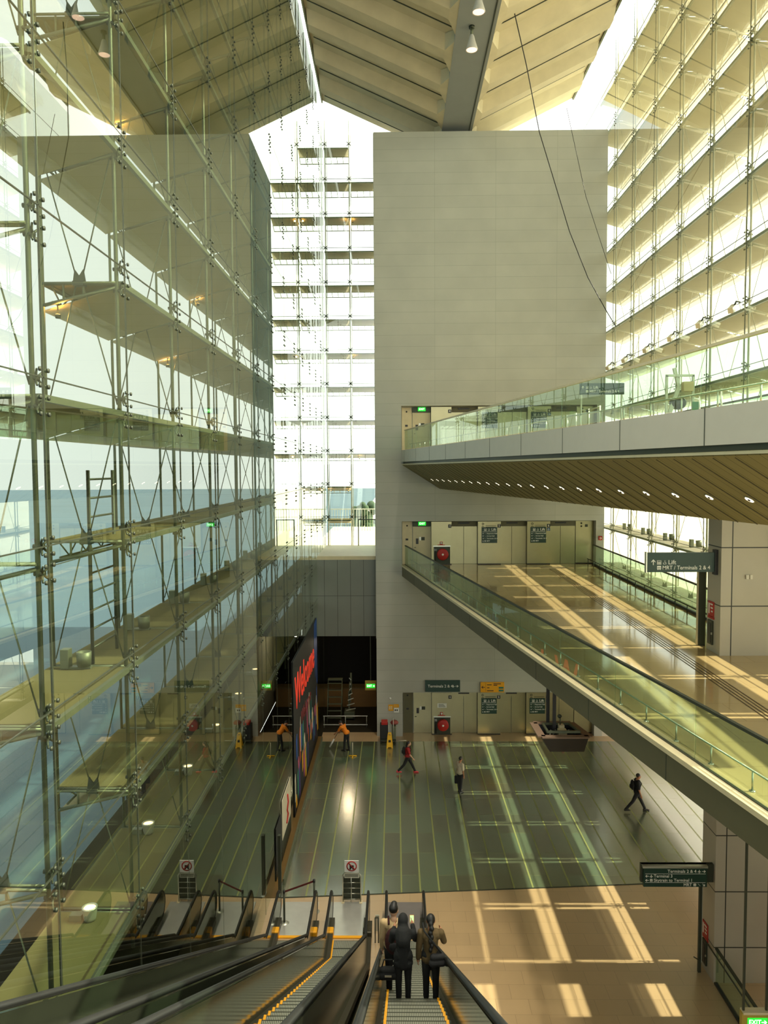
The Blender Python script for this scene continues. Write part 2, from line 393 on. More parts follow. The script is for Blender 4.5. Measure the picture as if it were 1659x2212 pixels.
# ------------------------------------------------------------------ roof: two ribbed slopes falling to a spine beam
def zl(x): return 34.14-.46*x
def zr(x): return 32.94+.49*(x-4.2)
c = MB()
c.prism([(2.6, -8, zl(2.6)), (-4.1, -8, zl(-4.1)), (-4.1, -8, zl(-4.1)+.3), (2.6, -8, zl(2.6)+.3)], (0, 54, 0))
c.prism([(4.2, -8, zr(4.2)), (10.45, -8, zr(10.45)), (10.45, -8, zr(10.45)+.3), (4.2, -8, zr(4.2)+.3)], (0, 54, 0))
roof = struct(c.build('ceiling', M['roof']))
def rib(y, left):
    a, z = (((2.25, 3.05), (-4.0, None)), zl) if left else (((4.55, 3.05), (10.35, None)), zr)
    x0, x1 = a[0][0], a[1][0]
    P = []
    for x in (x0, x1):
        h = .06 if x == x0 else .06
        P.append([(x, y-.85, z(x)+.02), (x, y-.34, z(x)-.46), (x, y+.34, z(x)-.46), (x, y+.85, z(x)+.02)])
    m_ = MB(); A, B = P
    m_.add(A+B, [(0, 1, 5, 4), (1, 2, 6, 5), (2, 3, 7, 6), (0, 4, 7, 3), (0, 3, 2, 1), (4, 5, 6, 7)])
    # the rib flares where it meets the spine beam
    xx = 2.62 if left else 4.18
    m_.hexa([(x0, y-.85, z(x0)-.02), (x0, y+.85, z(x0)-.02), (x0, y+.34, z(x0)-.46), (x0, y-.34, z(x0)-.46),
             (xx, y-1.45, z(xx)-.02), (xx, y+1.45, z(xx)-.02), (xx, y+1.3, z(xx)-.42), (xx, y-1.3, z(xx)-.42)])
    return m_.build('rib', M['roof'], roof)
yy = 45.2-1.5
while yy > 8:
    rib(yy, True); rib(yy, False)
    for left in (True, False):                   # dark joint line between two ribs
        x0, x1, z = (2.62, -3.9, zl) if left else (4.18, 10.2, zr)
        MB().beam((x0, yy+1.5, z(x0)-.015), (x1, yy+1.5, z(x1)-.015), .05, .03).build('joint', M['dsteel'], roof)
    yy -= 3.0
struct(MB().box((2.6, -8, 32.5), (4.2, 50, 33.7)).build('beam_spine', M['roofbeam']))
struct(MB().box((4.02, -8, 32.46), (4.06, 50, 32.5)).build('trim_2', M['dsteel']))
c = MB(); c.box((-4.16, -8, zl(-4.1)-.15), (-4.08, 46, zl(-4.1)+.4)); c.box((10.4, -8, zr(10.45)-.12), (10.5, 46, zr(10.45)+.35))
struct(c.build('trim_3', M['galv']))
# ------------------------------------------------------------------ glazing
def pane(name, lo, hi, mt=None): return struct(MB().box(lo, hi).build(name, mt or M['glass']))
win = pane('window_1', (XG-.01, -8, 0), (XG+.01, YS, 36.3))
win2 = pane('window_2', (XR-.01, -8, 2.45), (XR+.01, YS, 36.3))
win3 = pane('window_3', (XG, YS-.01, 9.8), (-1.03, YS+.01, 36.3))
# ------------------------------------------------------------------ glass walls: trusses and light shelves
BAY, ZS0, DZ = 2.99, 11.39, 2.07
LEFT = [9.42+BAY*i for i in range(13)]
RIGHT = [24.98+BAY*i for i in range(-3, 6)]
def zk(k): return ZS0+DZ*k
KL, KR = range(-2, 12), range(-4, 12)
def seen(y, z): return z < CAMZ+.70*y+1.2 and z > CAMZ-.80*y-1.2
for wn, xg, ys, ks in ((win, XG, LEFT, KL), (win2, XR, RIGHT, KR)):
    for y in ys: MB().box((xg-.0115, y-.010, 0 if wn == win else 2.45), (xg+.0115, y+.010, 36)).build('seal', M['dsteel'], wn)
    for k in ks: MB().box((xg-.0115, -2, zk(k)+.20), (xg+.0115, YS, zk(k)+.216)).build('seal', M['dsteel'], wn)

def spider_mesh(d):
    m_ = MB()
    for sy in (-1, 1):
        for sz in (-1, 1):
            m_.path([(-d*.07, 0, 0), (-d*.055, sy*.055, sz*.05), (-d*.02, sy*.11, sz*.10)], [.02, .016, .013], 6)
            m_.lathe([(.0, -.012), (.028, -.012), (.028, .012), (0, .012)], (0+d*.02, sy*.11, sz*.10), 10, (1, 0, 0))
    m_.tube((-d*.18, 0, 0), (-d*.04, 0, 0), .03, 8)
    return m_
def truss_parts(d, h, G, D):
    """shared meshes of one truss, d = -1 outwards on the escalator side, +1 on the footbridge side"""
    xi, xo = d*.13, d*1.32; xm = (xi+xo)/2; P = {}
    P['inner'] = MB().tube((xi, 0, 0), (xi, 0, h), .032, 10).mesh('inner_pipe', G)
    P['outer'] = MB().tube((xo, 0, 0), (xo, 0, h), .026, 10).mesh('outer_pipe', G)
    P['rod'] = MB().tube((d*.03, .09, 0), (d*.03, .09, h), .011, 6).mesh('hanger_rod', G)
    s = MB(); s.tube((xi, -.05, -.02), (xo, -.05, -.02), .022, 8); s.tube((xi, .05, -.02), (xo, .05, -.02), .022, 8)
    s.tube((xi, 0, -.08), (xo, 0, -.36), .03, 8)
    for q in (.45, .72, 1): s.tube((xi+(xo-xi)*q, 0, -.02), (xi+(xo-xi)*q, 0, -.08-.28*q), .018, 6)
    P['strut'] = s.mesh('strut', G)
    sp = spider_mesh(-d); P['spider'] = sp.mesh('spider_fitting', D)
    g = MB()
    g.prism([(xm-.1, -.02, 0), (xm-.05, -.02, .0), (xm+.05, -.02, 0), (xm+.1, -.02, 0), (xm+.07, -.02, .2), (xm, -.02, .1), (xm-.07, -.02, .2)], (0, .04, 0))
    g.box((xm-.09, -.07, -.06), (xm+.09, .07, .01))
    P['gusset'] = g.mesh('gusset_plate', D)
    for n, x in (('in', xi), ('out', xo)):
        P['up'+n] = MB().tube((xm+(x-xm)*.1, 0, .12), (x+(xm-x)*.08, 0, DZ-.08), .011, 6).mesh('tie_rod', G)
        P['dn'+n] = MB().tube((xm+(x-xm)*.1, 0, -.05), (x+(xm-x)*.06, 0, -DZ+.12), .011, 6).mesh('tie_rod', G)
    return P
PL, PR = truss_parts(-1, 36.2-6.6, M['galv'], M['dsteel']), truss_parts(1, 36.2-2.45, M['litpipe'], M['galv'])
def put(name, me, root, loc):
    o = bpy.data.objects.new(name, me); COL.objects.link(o); o.location = loc; o.parent = root; return o
def truss(y, xg, P, z0, ks, label, group):
    t = thing('facade_truss', label, 'truss', (xg, y, z0), group)
    for n, k in (('inner_pipe', 'inner'), ('outer_pipe', 'outer'), ('hanger_rod', 'rod')): put(n, P[k], t, (0, 0, 0))
    for k in ks:
        z = zk(k)
        if not seen(y, z): continue
        put('strut', P['strut'], t, (0, 0, z-z0))
        for dz in (-.14, .2): put('spider_fitting', P['spider'], t, (0, 0, z-z0+dz))
        if k % 2:
            put('gusset_plate', P['gusset'], t, (0, 0, z-z0))
            for n in ('upin', 'upout', 'dnin', 'dnout'): put('tie_rod', P[n], t, (0, 0, z-z0))
    return t
for i, y in enumerate(LEFT):
    truss(y, XG, PL, 6.6, KL, f'{ORD[i]} tall pipe and rod truss from the viewer behind the escalator side glass', 'trusses behind the escalator side glass')
for i, y in enumerate(RIGHT):
    truss(y, XR, PR, 2.45, KR, f'{ORD[len(RIGHT)-1-i]} pale truss from the concrete end wall in the glass beside the footbridges', 'trusses behind the footbridge side glass')

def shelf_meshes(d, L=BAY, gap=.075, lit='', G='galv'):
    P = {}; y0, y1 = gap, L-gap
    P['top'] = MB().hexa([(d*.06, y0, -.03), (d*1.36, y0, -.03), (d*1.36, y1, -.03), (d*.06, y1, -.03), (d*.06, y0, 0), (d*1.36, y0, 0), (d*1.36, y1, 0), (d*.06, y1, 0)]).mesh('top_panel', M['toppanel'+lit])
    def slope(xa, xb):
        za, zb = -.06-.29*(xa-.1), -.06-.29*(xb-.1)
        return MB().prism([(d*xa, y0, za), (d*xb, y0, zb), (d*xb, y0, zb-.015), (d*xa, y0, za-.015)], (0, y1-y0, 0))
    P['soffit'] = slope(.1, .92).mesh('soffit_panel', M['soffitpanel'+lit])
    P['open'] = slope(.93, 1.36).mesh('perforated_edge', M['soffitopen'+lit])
    t = MB(); n = 8
    for q in (0, 1): t.tube((d*1.2, y0, -.05-.24*q), (d*1.2, y1, -.05-.24*q), .02, 6)
    for j in range(n):
        a, b = y0+(y1-y0)*j/n, y0+(y1-y0)*(j+1)/n
        t.tube((d*1.2, a, -.29 if j % 2 else -.05), (d*1.2, b, -.05 if j % 2 else -.29), .014, 5)
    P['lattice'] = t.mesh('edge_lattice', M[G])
    P['beam'] = MB().box((d*.03, 0, -.075), (d*.1, L, .012)).mesh('edge_beam', M['galv'])
    return P
SL, SR = shelf_meshes(-1), shelf_meshes(1, gap=.17, lit='_lit', G='litpipe')
def shelf(k, xg, P, ys, label, group, skip=0):
    t = thing('light_shelf', label, 'light shelf', (xg, ys[0], zk(k)), group)
    for i, y in enumerate(ys[:-1]):
        if i < skip or not seen(ys[i+1], zk(k)): continue
        for n, q in (('top_panel', 'top'), ('soffit_panel', 'soffit'), ('perforated_edge', 'open'), ('edge_lattice', 'lattice'), ('edge_beam', 'beam')):
            put(n, P[q], t, (0, y-ys[0], 0))
    return t
for n, k in enumerate(reversed(KL)):
    shelf(k, XG, SL, LEFT, f'{ORD[n]} long sunshade shelf counted down from the roof behind the escalator side glass', 'shelves behind the escalator side glass', 1 if k % 2 else 0)
RY = [RIGHT[0]-BAY]+RIGHT+[RIGHT[-1]+BAY]
for n, k in enumerate(reversed(KR)):
    shelf(k, XR, SR, RY, f'{ORD[n]} bright sunshade shelf counted down from the roof behind the footbridge side glass', 'shelves behind the footbridge side glass')
# short shelves across the tall end window
xs = [XG, -2.7, -1.03]
for n, k in enumerate(reversed(range(0, 12))):
    z = zk(k); a, b = (xs[0]+.05, xs[-1]-.02) if k not in (0, 1, 11) else (xs[0]+.05, xs[1]-.05)
    t = thing('window_shelf', f'{ORD[n]} short shelf from the top across the tall end window', 'light shelf', (a, YS, z), 'shelves of the end window')
    bays = [(a, xs[1]-.06), (xs[1]+.06, b)] if b > xs[1] else [(a, b)]
    for p, q in bays:
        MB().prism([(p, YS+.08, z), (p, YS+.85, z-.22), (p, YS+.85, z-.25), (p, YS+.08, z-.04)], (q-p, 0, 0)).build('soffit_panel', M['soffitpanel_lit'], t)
        m_ = MB(); nn = max(2, int((q-p)/.33))
        m_.box((p, YS+1.42, z-.44), (q, YS+1.46, z-.40)); m_.box((p, YS+.84, z-.26), (q, YS+.88, z-.22))
        for j in range(nn+1): m_.beam((p+(q-p)*j/nn, YS+.86, z-.25), (p+(q-p)*j/nn, YS+1.44, z-.42), .03, .03)
        m_.build('grille', M['galv'], t)
        MB().box((p, YS+.06, z-.01), (q, YS+1.45, z+.01)).build('top_panel', M['toppanel'], t)
    MB().box((a, YS+.03, z-.06), (b, YS+.09, z+.01)).build('edge_beam', M['galv'], t)
    if z < 33:
        MB().box((XG, YS-.02, z+.19), (-1.03, YS+.02, z+.21)).build('seal', M['dsteel'], win3)
for i, x in enumerate((XG+.12, -2.7)):
    t = thing('window_mast', ('slender mast in the corner of the tall end window', 'slender mast beside the concrete wall in the tall end window')[i], 'mast', (x, YS+.12, 9.8))
    MB().tube((x, YS+.12, 9.8), (x, YS+.12, 35.8), .04, 10).build('pipe', M['alu'], t)
    MB().tube((x+.1, YS+.04, 9.8), (x+.1, YS+.04, 35.8), .018, 8).build('hanger_rod', M['alu'], t)
    for k in range(0, 12):
        m_ = MB()
        for sx_ in (-1, 1):
            for sz in (-1, 1): m_.path([(x, YS-.06, zk(k)+.2), (x+sx_*.13, YS-.03, zk(k)+.2+sz*.12)], [.03, .02], 6)
        m_.tube((x, YS-.06, zk(k)+.2), (x, YS+.1, zk(k)+.2), .03, 8); m_.build('spider_fitting', M['dsteel'], t)
# ------------------------------------------------------------------ footbridges, column, balustrades
def bpt(y, off, z): return (xe(y)+off, y, z)
Y0 = 7.0
def strip(m_, off0, off1, z0, z1, ya=Y0, yb_=YW):
    return m_.hexa([bpt(ya, off0, z0), bpt(ya, off1, z0), bpt(yb_, off1, z0), bpt(yb_, off0, z0),
                    bpt(ya, off0, z1), bpt(ya, off1, z1), bpt(yb_, off1, z1), bpt(yb_, off0, z1)])
def ystations(d, y0=Y0+.2, y1=YW): 
    n = int((y1-y0)/d); return [y0+(y1-y0)*i/n for i in range(n+1)]
XB = 10.72
# lower footbridge
b = thing('footbridge', 'wide lower footbridge with polished beige stone floor reaching the middle lift lobby', 'footbridge', bpt(YW, 0, ZM))
MB().prism([bpt(Y0, .2, ZM-.5), (XB, Y0, ZM-.5), (XB, YW, ZM-.5), bpt(YW, .2, ZM-.5)], (0, 0, .5)).build('deck', M['marble'], b)
strip(MB(), 0, .19, ZM-.58, ZM-.06).build('fascia', M['fascia'], b)
strip(MB(), -.02, .15, ZM-.06, ZM+.03).build('ledge', M['cream'], b)
m_ = MB(); strip(m_, .15, .20, ZM-.06, ZM+.06); m_.build('glass_channel', M['dsteel'], b)
MB().box((XB, 22.1, 7.15), (XB+.3, YW, ZM+.02)).build('edge_beam', M['fascia'], b)  # deep downstand added to cut off sun bands on the floor below
for y in ystations(3.3)[1:-1]: MB().box((xe(y)-.006, y-.012, ZM-.58), (xe(y)+.02, y+.012, ZM-.06)).build('joint', M['dsteel'], b)
t_ = MB()
for o in (-.15, -.05, .05, .15):
    t_.prism([(7.75+o-.015, Y0+3, ZM), (7.75+o+.015, Y0+3, ZM), (8.12+o+.015, 39.7, ZM), (8.12+o-.015, 39.7, ZM)], (0, 0, .006))
t_.build('tactile_strip', mat('bronze_strip', (96, 74, 44), .4, .5), b)
MB().box((7.6, 39.7, ZM), (8.9, 40.3, ZM+.006)).build('tactile_plate', mat('tactile_plate', (112, 100, 70), .5), b)
# floor inside the middle lobby
# upper footbridge: white fascia, folded soffit with recessed lights
u = thing('footbridge', 'upper footbridge with white panelled side and folded soffit with small lights', 'footbridge', bpt(YW, 0, ZU))
MB().prism([bpt(Y0, .2, ZU-.4), (XB, Y0, ZU-.4), (XB, YW, ZU-.4), bpt(YW, .2, ZU-.4)], (0, 0, .4)).build('deck', M['marble'], u)
strip(MB(), 0, .19, ZU-.60, ZU+.02).build('fascia', M['white'], u)
strip(MB(), .1, .3, ZU-.70, ZU-.60).build('shadow_gap', M['dsteel'], u)
strip(MB(), .02, .16, ZU-.76, ZU-.71).build('light_edge', M['cream'], u)
for y in [40.4-3.05*i for i in range(11)]: MB().box((xe(y)-.006, y-.012, ZU-.60), (xe(y)+.02, y+.012, ZU+.02)).build('joint', M['dsteel'], u)
ZR = 13.5
M['soffitgroove'] = mat('soffit_groove', (70, 62, 36), .7)
m_ = MB()
m_.hexa([bpt(Y0, .06, ZU-.78), bpt(Y0, 2.05, ZR), bpt(YW, 2.05, ZR), bpt(YW, .06, ZU-.78), bpt(Y0, .1, ZU-.7), bpt(Y0, 2.1, ZR+.12), bpt(YW, 2.1, ZR+.12), bpt(YW, .1, ZU-.7)])
m_.prism([bpt(Y0, 2.05, ZR), (9.6, Y0, ZR), (9.6, YW, ZR), bpt(YW, 2.05, ZR)], (0, 0, .12))
m_.hexa([(9.6, Y0, ZR), (XB, Y0, ZU-.7), (XB, YW, ZU-.7), (9.6, YW, ZR), (9.6, Y0, ZR+.12), (XB, Y0, ZU-.55), (XB, YW, ZU-.55), (9.6, YW, ZR+.12)])
m_.build('soffit', M['soffit'], u)
sl = (ZR-(ZU-.78))/1.99
for i, y in enumerate(ystations(1.2, 8.6, 40.4)):
    if y < 12: continue
    for q_ in (.0, .6): MB().beam(bpt(y+q_, .1, ZU-.785+sl*.04), bpt(y+q_, 2.04, ZR-.006), .022, .012).build('groove', M['soffitgroove'], u)
    if i % 1 == 0 and y+1 < 41:
        o_ = 1.24; z = ZU-.78+sl*(o_-.06); nrm = Vector((sl, .17*sl, -1)).normalized()
        p = Vector(bpt(y+.2, o_, z))
        ring = MB().lathe([(.085, .0), (.1, .012), (.1, -.01), (.085, -.01)], p+nrm*.008, 16, nrm).build('downlight', M['steel'], u)
        MB().lathe([(0, .004), (.08, .004), (.08, -.004), (0, -.004)], p+nrm*.012, 16, nrm).build('lens', M['lampw'], ring)
        MB().lathe([(0, .012), (.03, .012), (.03, 0), (0, 0)], p+nrm*.016, 10, nrm).build('bulb_cap', M['black'], ring)

def balustrade(z, label, rail_mat, step=2.98):
    t = thing('glass_balustrade', label, 'balustrade', bpt(YW-.05, .17, z))
    ys = ystations(step, Y0+.2, YW-.05)
    for a, c in zip(ys, ys[1:]):
        strip(MB(), .165, .187, z+.06, z+1.05, a+.012, c-.012).build('glass_panel', M['rail_glass'], t)
    strip(MB(), .14, .21, z+1.05, z+1.10, Y0+.2, YW-.05).build('top_rail', rail_mat, t)
    MB().path([bpt(y, .42, z+.34) for y in (Y0+.2, YW-.1)], .018, 8).build('kick_rail', M['steel'], t)
    for y in ystations(1.13, Y0+.6, YW-.5):
        p = MB().tube(bpt(y, .42, z), bpt(y, .42, z+.34), .016, 8); p.lathe([(0, .0), (.05, .0), (.05, .015), (.0, .02)], bpt(y, .42, z), 12)
        p.build('post', M['steel'], t)
    return t
balustrade(ZM, 'green glass balustrade with low kick rail along the open edge of the lower footbridge', M['dsteel'])
balustrade(ZU, 'pale green glass balustrade along the open edge of the upper footbridge', M['cream'])
def side_balustrade(z, ya, yb_, label):
    t = thing('glass_balustrade', label, 'balustrade', (XB-.1, yb_, z))
    n = 8
    for i in range(n):
        a, c = ya+(yb_-ya)*i/n, ya+(yb_-ya)*(i+1)/n
        MB().box((XB-.11, a+.012, z+.06), (XB-.09, c-.012, z+1.05)).build('glass_panel', M['rail_glass'], t)
    MB().box((XB-.14, ya, z+1.05), (XB-.06, yb_, z+1.10)).build('top_rail', M['dsteel'], t)
    MB().box((XB-.15, ya, z+.0), (XB-.05, yb_, z+.09)).build('base_rail', M['black'], t)
    MB().path([(XB-.42, ya, z+.34), (XB-.42, yb_, z+.34)], .02, 8).build('kick_rail', M['dsteel'], t)
    for j in range(17):
        y = ya+.2+(yb_-ya-.4)*j/16
        MB().tube((XB-.42, y, z), (XB-.42, y, z+.34), .018, 8).build('post', M['dsteel'], t)
side_balustrade(ZM, 22.2, YW-.05, 'glass balustrade with dark rails between the lower footbridge and the bright outer glass')
side_balustrade(ZU, 12, YW-.05, 'glass balustrade between the upper footbridge and the bright outer glass')

col = struct(MB().box((8.95, 21.1, 0), (XR-.05, 22.0, ZR)).build('column', M['colpanel']))
ns = thing('door_post', 'tall dark post at the end of the lower footbridge rail beside the panelled column', 'post', (8.85, 22.6, ZM))
MB().box((8.83, 22.3, ZM), (9.03, 22.42, ZM+2.3)).build('frame', M['dsteel'], ns)
MB().box((8.80, 22.32, ZM+.02), (8.83, 22.40, ZM+2.28)).build('edge_strip', M['cream'], ns)
def fire_point(z, label):
    t = thing('fire_point', label, 'fire extinguisher point', (8.94, 21.7, z+.4))
    MB().box((8.925, 21.5, z+1.0), (8.95, 21.86, z+1.42)).build('red_sign', M['red'], t)
    m_ = MB()
    for j in range(3): m_.box((8.921, 21.55, z+1.32-j*.1), (8.925, 21.72-.03*j, z+1.36-j*.1))
    m_.box((8.921, 21.76, z+1.06), (8.925, 21.82, z+1.36)); m_.build('sign_marks', M['letter'], t)
    MB().box((8.92, 21.48, z+.93), (8.95, 21.88, z+.99)).build('red_strip', M['red'], t)
    MB().box((8.90, 21.53, z+.2), (8.95, 21.84, z+.88)).build('recess_cover', M['dsteel'], t)
    MB().box((8.89, 21.6, z+.25), (8.90, 21.77, z+.8)).build('window', M['black'], t)
    MB().box((8.87, 21.5, z+.5), (8.90, 21.53, z+.56)).build('latch', M['steel'], t)
fire_point(ZM, 'red sign over a dark extinguisher cover on the column at the lower footbridge')
fire_point(0, 'red sign over a dark extinguisher cover on the column at ground floor')
t = thing('wall_switch', 'pair of small pale switch boxes on the column face above the lower footbridge', 'switch', (9.7, 21.09, 11.58))
MB().box((9.62, 21.06, 11.51), (9.70, 21.1, 11.63)).build('box', M['white'], t, .004); MB().box((9.73, 21.06, 11.51), (9.80, 21.1, 11.63)).build('box', M['white'], t, .004)
# ground floor glass rail beside the column
t = thing('glass_balustrade', 'low glass balustrade on the stone floor in front of the panelled column', 'balustrade', (9.0, 21.0, 0))
for a, c in ((17.4, 19.2), (19.22, 21.05)): MB().box((8.99, a, .05), (9.01, c, 1.02)).build('glass_panel', M['rail_glass'], t)
MB().box((9.0, 17.38, .05), (10.9, 17.4, 1.02)).build('glass_panel', M['rail_glass'], t)
MB().box((8.96, 17.36, 1.02), (9.04, 21.05, 1.06)).build('top_rail', M['dsteel'], t)
MB().box((9.04, 17.36, 1.02), (10.9, 17.42, 1.06)).build('top_rail', M['dsteel'], t)
MB().box((8.95, 17.38, 0), (9.05, 21.05, .06)).build('base_rail', M['black'], t)
MB().path([(8.86, 21.6, 1.0), (8.88, 18.2, 1.0)], .022, 8).build('grab_rail', M['dsteel'], t)
t = thing('door_post', 'dark upright post with handle beside the column on the ground floor', 'post', (8.74, 21.6, 0))
MB().box((8.7, 21.55, 0), (8.78, 21.63, 2.75)).build('frame', M['dsteel'], t)
MB().box((8.78, 21.55, .3), (8.8, 21.63, 2.6)).build('edge_strip', M['alu'], t)
MB().beam((8.55, 21.5, .5), (8.74, 21.55, .36), .03, .03).build('handle', M['dsteel'], t)

# ------------------------------------------------------------------ lift lobbies
DOORS = [(3.08, 3.74, 4.46), (5.74, 6.35, 7.12), (8.4, 8.98, 9.78)]
YB = YW+REC
WORD = {0: 'ground', 1: 'lower footbridge', 2: 'upper footbridge'}
def sign_lift(x0, zt, y, lvl, which):
    t = thing('lift_sign', f'dark green lift direction board {which} in the {WORD[lvl]} lobby', 'sign', (x0, y, zt-.85), 'lift boards')
    MB().box((x0, y-.03, zt-.85), (x0+.84, y, zt)).build('panel', M['sign'], t)
    yy_ = y-.031
    icon('lift', x0+.2, zt-.13, .15, yy_, t); icon('wheelchair', x0+.4, zt-.13, .15, yy_, t)
    text('Lift', .2, (x0+.52, yy_, zt-.13), M['letter'], t)
    flat([(x0+.04, zt-.25), (x0+.8, zt-.25), (x0+.8, zt-.235), (x0+.04, zt-.235)], yy_, M['letter'], t, 'rule')
    for j, s in enumerate(('Departure Hall', 'Arrival Hall', 'Terminals 2 & 4', 'MRT')):
        z = zt-.34-.135*j
        flat(arrow_pts(x0+.08, z, .08, rad(90 if j < 2 else 270 if j == 3 else 0)), yy_, M['letter'], t, 'arrow')
        icon('train' if j == 3 else 'escalator', x0+.19, z, .08, yy_, t)
        text(s, .092, (x0+.27, yy_, z), M['letter'], t)
def plate(x, z, y, s, label):
    t = thing('lift_number_plate', label, 'sign', (x, y, z)); MB().box((x, y-.02, z), (x+.17, y, z+.18)).build('panel', M['black'], t)
    text(s, .16, (x+.085, y-.021, z+.09), M['letter'], t, align='CENTER')
def lobby(lvl, z):
    h = 2.33
    for n, (a, c, d) in enumerate(DOORS):
        t = thing('lift_door', f'{ORD[n]} pair of steel lift doors from the hose reel in the {WORD[lvl]} lobby', 'lift door', (a, YB, z), 'lift doors')
        MB().box((a, YB-.10, z+2.06), (d, YB, z+h)).build('header', M['fascia'] if lvl else M['liftsteel'], t)
        MB().box((a, YB-.06, z+.01), (c-.012, YB-.02, z+2.05)).build('door_leaf', M['liftsteel'], t)
        MB().box((c+.012, YB-.06, z+.01), (d, YB-.02, z+2.05)).build('door_leaf', M['liftsteel'], t)
        MB().box((c-.3, YB-.125, z+2.2), (c+.3, YB-.10, z+2.27)).build('indicator', M['black'], t)
    for n, (a, c) in enumerate(((1.97, 3.06), (4.48, 5.72), (7.14, 8.38), (9.80, 10.76))):
        y1 = YB if n == 3 else YB
        dep = .12 if n == 3 else .34
        t = thing('lift_surround', f'{("hose reel", "second", "third", "end")[n]} steel wall panel between lift doors in the {WORD[lvl]} lobby', 'wall panel', (a, YB, z), 'lift lobby panels')
        MB().box((a, YB-dep, z+.05), (c, YB, z+h)).build('cladding', M['liftsteel'], t)
        MB().box((a, YB-dep-.002, z), (c, YB, z+.05)).build('plinth', M['black'], t)
        if n in (1, 2):
            m_ = MB()
            for q in (.0, .17): m_.lathe([(.035, 0), (.06, 0), (.06, .012), (.035, .012)], (a+.27, YB-dep, z+2.2-q), 14, (0, -1, 0))
            m_.build('call_badge', M['dsteel'], t)
            m_ = MB()
            for q in range(2): m_.box((a+.42, YB-dep-.006, z+2.02+q*.08), (a+.98, YB-dep, z+2.05+q*.08))
            m_.build('notice_lines', M['fascia'], t)
        if n == 3:
            m_ = MB()
            for q in (0, .16): m_.lathe([(.0, .012), (.05, .012), (.05, 0), (.0, 0)], (a+.3, YB-dep, z+2.2-q), 12, (0, -1, 0))
            m_.box((a+.5, YB-dep-.03, z+2.0), (a+.64, YB-dep, z+2.14)); m_.build('sensor', M['dsteel'], t)
    yf = YB-.34
    for n, (x, s) in enumerate(((2.88, '4'), (5.54, '5'), (8.2, '6'))):
        plate(x, z+2.0, yf, s, f'small black number plate beside the {ORD[n]} lift of the {WORD[lvl]} lobby')
    MBx = thing('access_plate', f'small blue wheelchair plate under number 6 in the {WORD[lvl]} lobby', 'sign', (8.2, yf, z+1.8))
    MB().box((8.2, yf-.02, z+1.81), (8.37, yf, z+1.98)).build('panel', mat('blue_plate', (40, 80, 110)), MBx); icon('wheelchair', 8.285, z+1.895, .14, yf-.021, MBx)
    for n, x in enumerate((4.68, 7.31)): sign_lift(x, z+2.02, yf, lvl, ('between the first two lifts', 'between the last two lifts')[n])
    # service door with a lit exit box
    t = thing('service_door', f'plain cream service door at the open end of the {WORD[lvl]} lobby', 'door', (.95, YB, z), 'service doors')
    MB().box((.98, YB-.05, z+.01), (1.95, YB, z+2.05)).build('door_leaf', M['liftsteel'] if lvl == 0 else M['cream'], t)
    MB().box((.96, YB-.12, z+2.06), (1.95, YB, z+h)).build('header', M['dsteel'] if lvl else M['liftsteel'], t)
    MB().box((1.43, YB-.06, z+1.3), (1.62, YB-.05, z+1.48)).build('notice', M['dsteel'], t); MB().box((1.32, YB-.055, z+1.3), (1.42, YB-.05, z+1.48)).build('notice', M['alu'], t)
    MB().box((1.14, YB-.06, z+1.1), (1.28, YB-.05, z+1.4)).build('lock', M['black'], t)
    MB().box((1.05, YB-.08, z+.9), (1.14, YB-.05, z+.93)).build('handle', M['dsteel'], t)
    MB().box((.40, YB-.03, z), (.94, YB, z+h)).build('side_panel', M['cream'] if lvl else M['fascia'], t)
    m_ = MB().lathe([(0, .015), (.045, .015), (.045, 0), (0, 0)], (.66, YB-.03, z+2.1), 12, (0, -1, 0)); m_.box((.58, YB-.05, z+1.3), (.72, YB-.03, z+1.4)); m_.build('sensor', M['black'], t)
    if lvl:
        t = thing('exit_sign', f'lit green exit sign over the service door in the {WORD[lvl]} lobby', 'exit sign', (1.35, YB-.13, z+2.1))
        MB().box((1.27, YB-.22, z+2.12), (1.68, YB-.13, z+2.32)).build('case', M['exit'], t, .006)
        text('EXIT', .15, (1.475, YB-.222, z+2.22), M['exitw'], t, align='CENTER')
    # hose reel
    if lvl < 2:
        hx, hz = 2.57, z+.57
        t = thing('hose_reel', f'red fire hose reel on its bracket in the {WORD[lvl]} lobby', 'hose reel', (hx, yf, z))
        MB().box((2.1, yf-.03, z+.03), (2.98, yf, z+.98)).build('back_plate', M['dsteel'], t)
        MB().box((2.06, yf-.06, z+.98), (3.0, yf, z+1.04)).build('frame_top', M['steel'], t)
        MB().lathe([(0, 0), (.29, 0), (.31, .02), (.31, .06), (.25, .07), (.25, .13), (.31, .14), (.31, .18), (.28, .2), (.06, .2), (0, .2)], (hx, yf-.03, hz), 32, (0, -1, 0)).build('reel', M['red'], t)
        MB().lathe([(0, .03), (.05, .03), (.06, 0), (0, 0)], (hx, yf-.23, hz), 16, (0, -1, 0)).build('hub', M['letter'], t)
        MB().path([(2.2, yf-.06, z+.9), (2.18, yf-.09, z+.5), (2.2, yf-.08, z+.1)], .02, 8).build('hose', M['black'], t)
        MB().box((2.14, yf-.05, z+.75), (2.24, yf-.03, z+.87)).build('tag', M['letter'], t)
        a = thing('fire_alarm', f'round white and red fire alarm above the hose reel in the {WORD[lvl]} lobby', 'fire alarm', (2.5, yf, z+1.1))
        MB().lathe([(0, .04), (.05, .04), (.06, .0), (0, 0)], (2.5, yf-.01, z+1.17), 18, (0, -1, 0)).build('button', M['letter'], a)
        MB().box((2.42, yf-.01, z+1.09), (2.58, yf, z+1.25)).build('plate', M['red'], a)
        MB().box((2.3, yf-.02, z+1.055), (2.7, yf, z+1.09)).build('red_strip', M['red'], a)
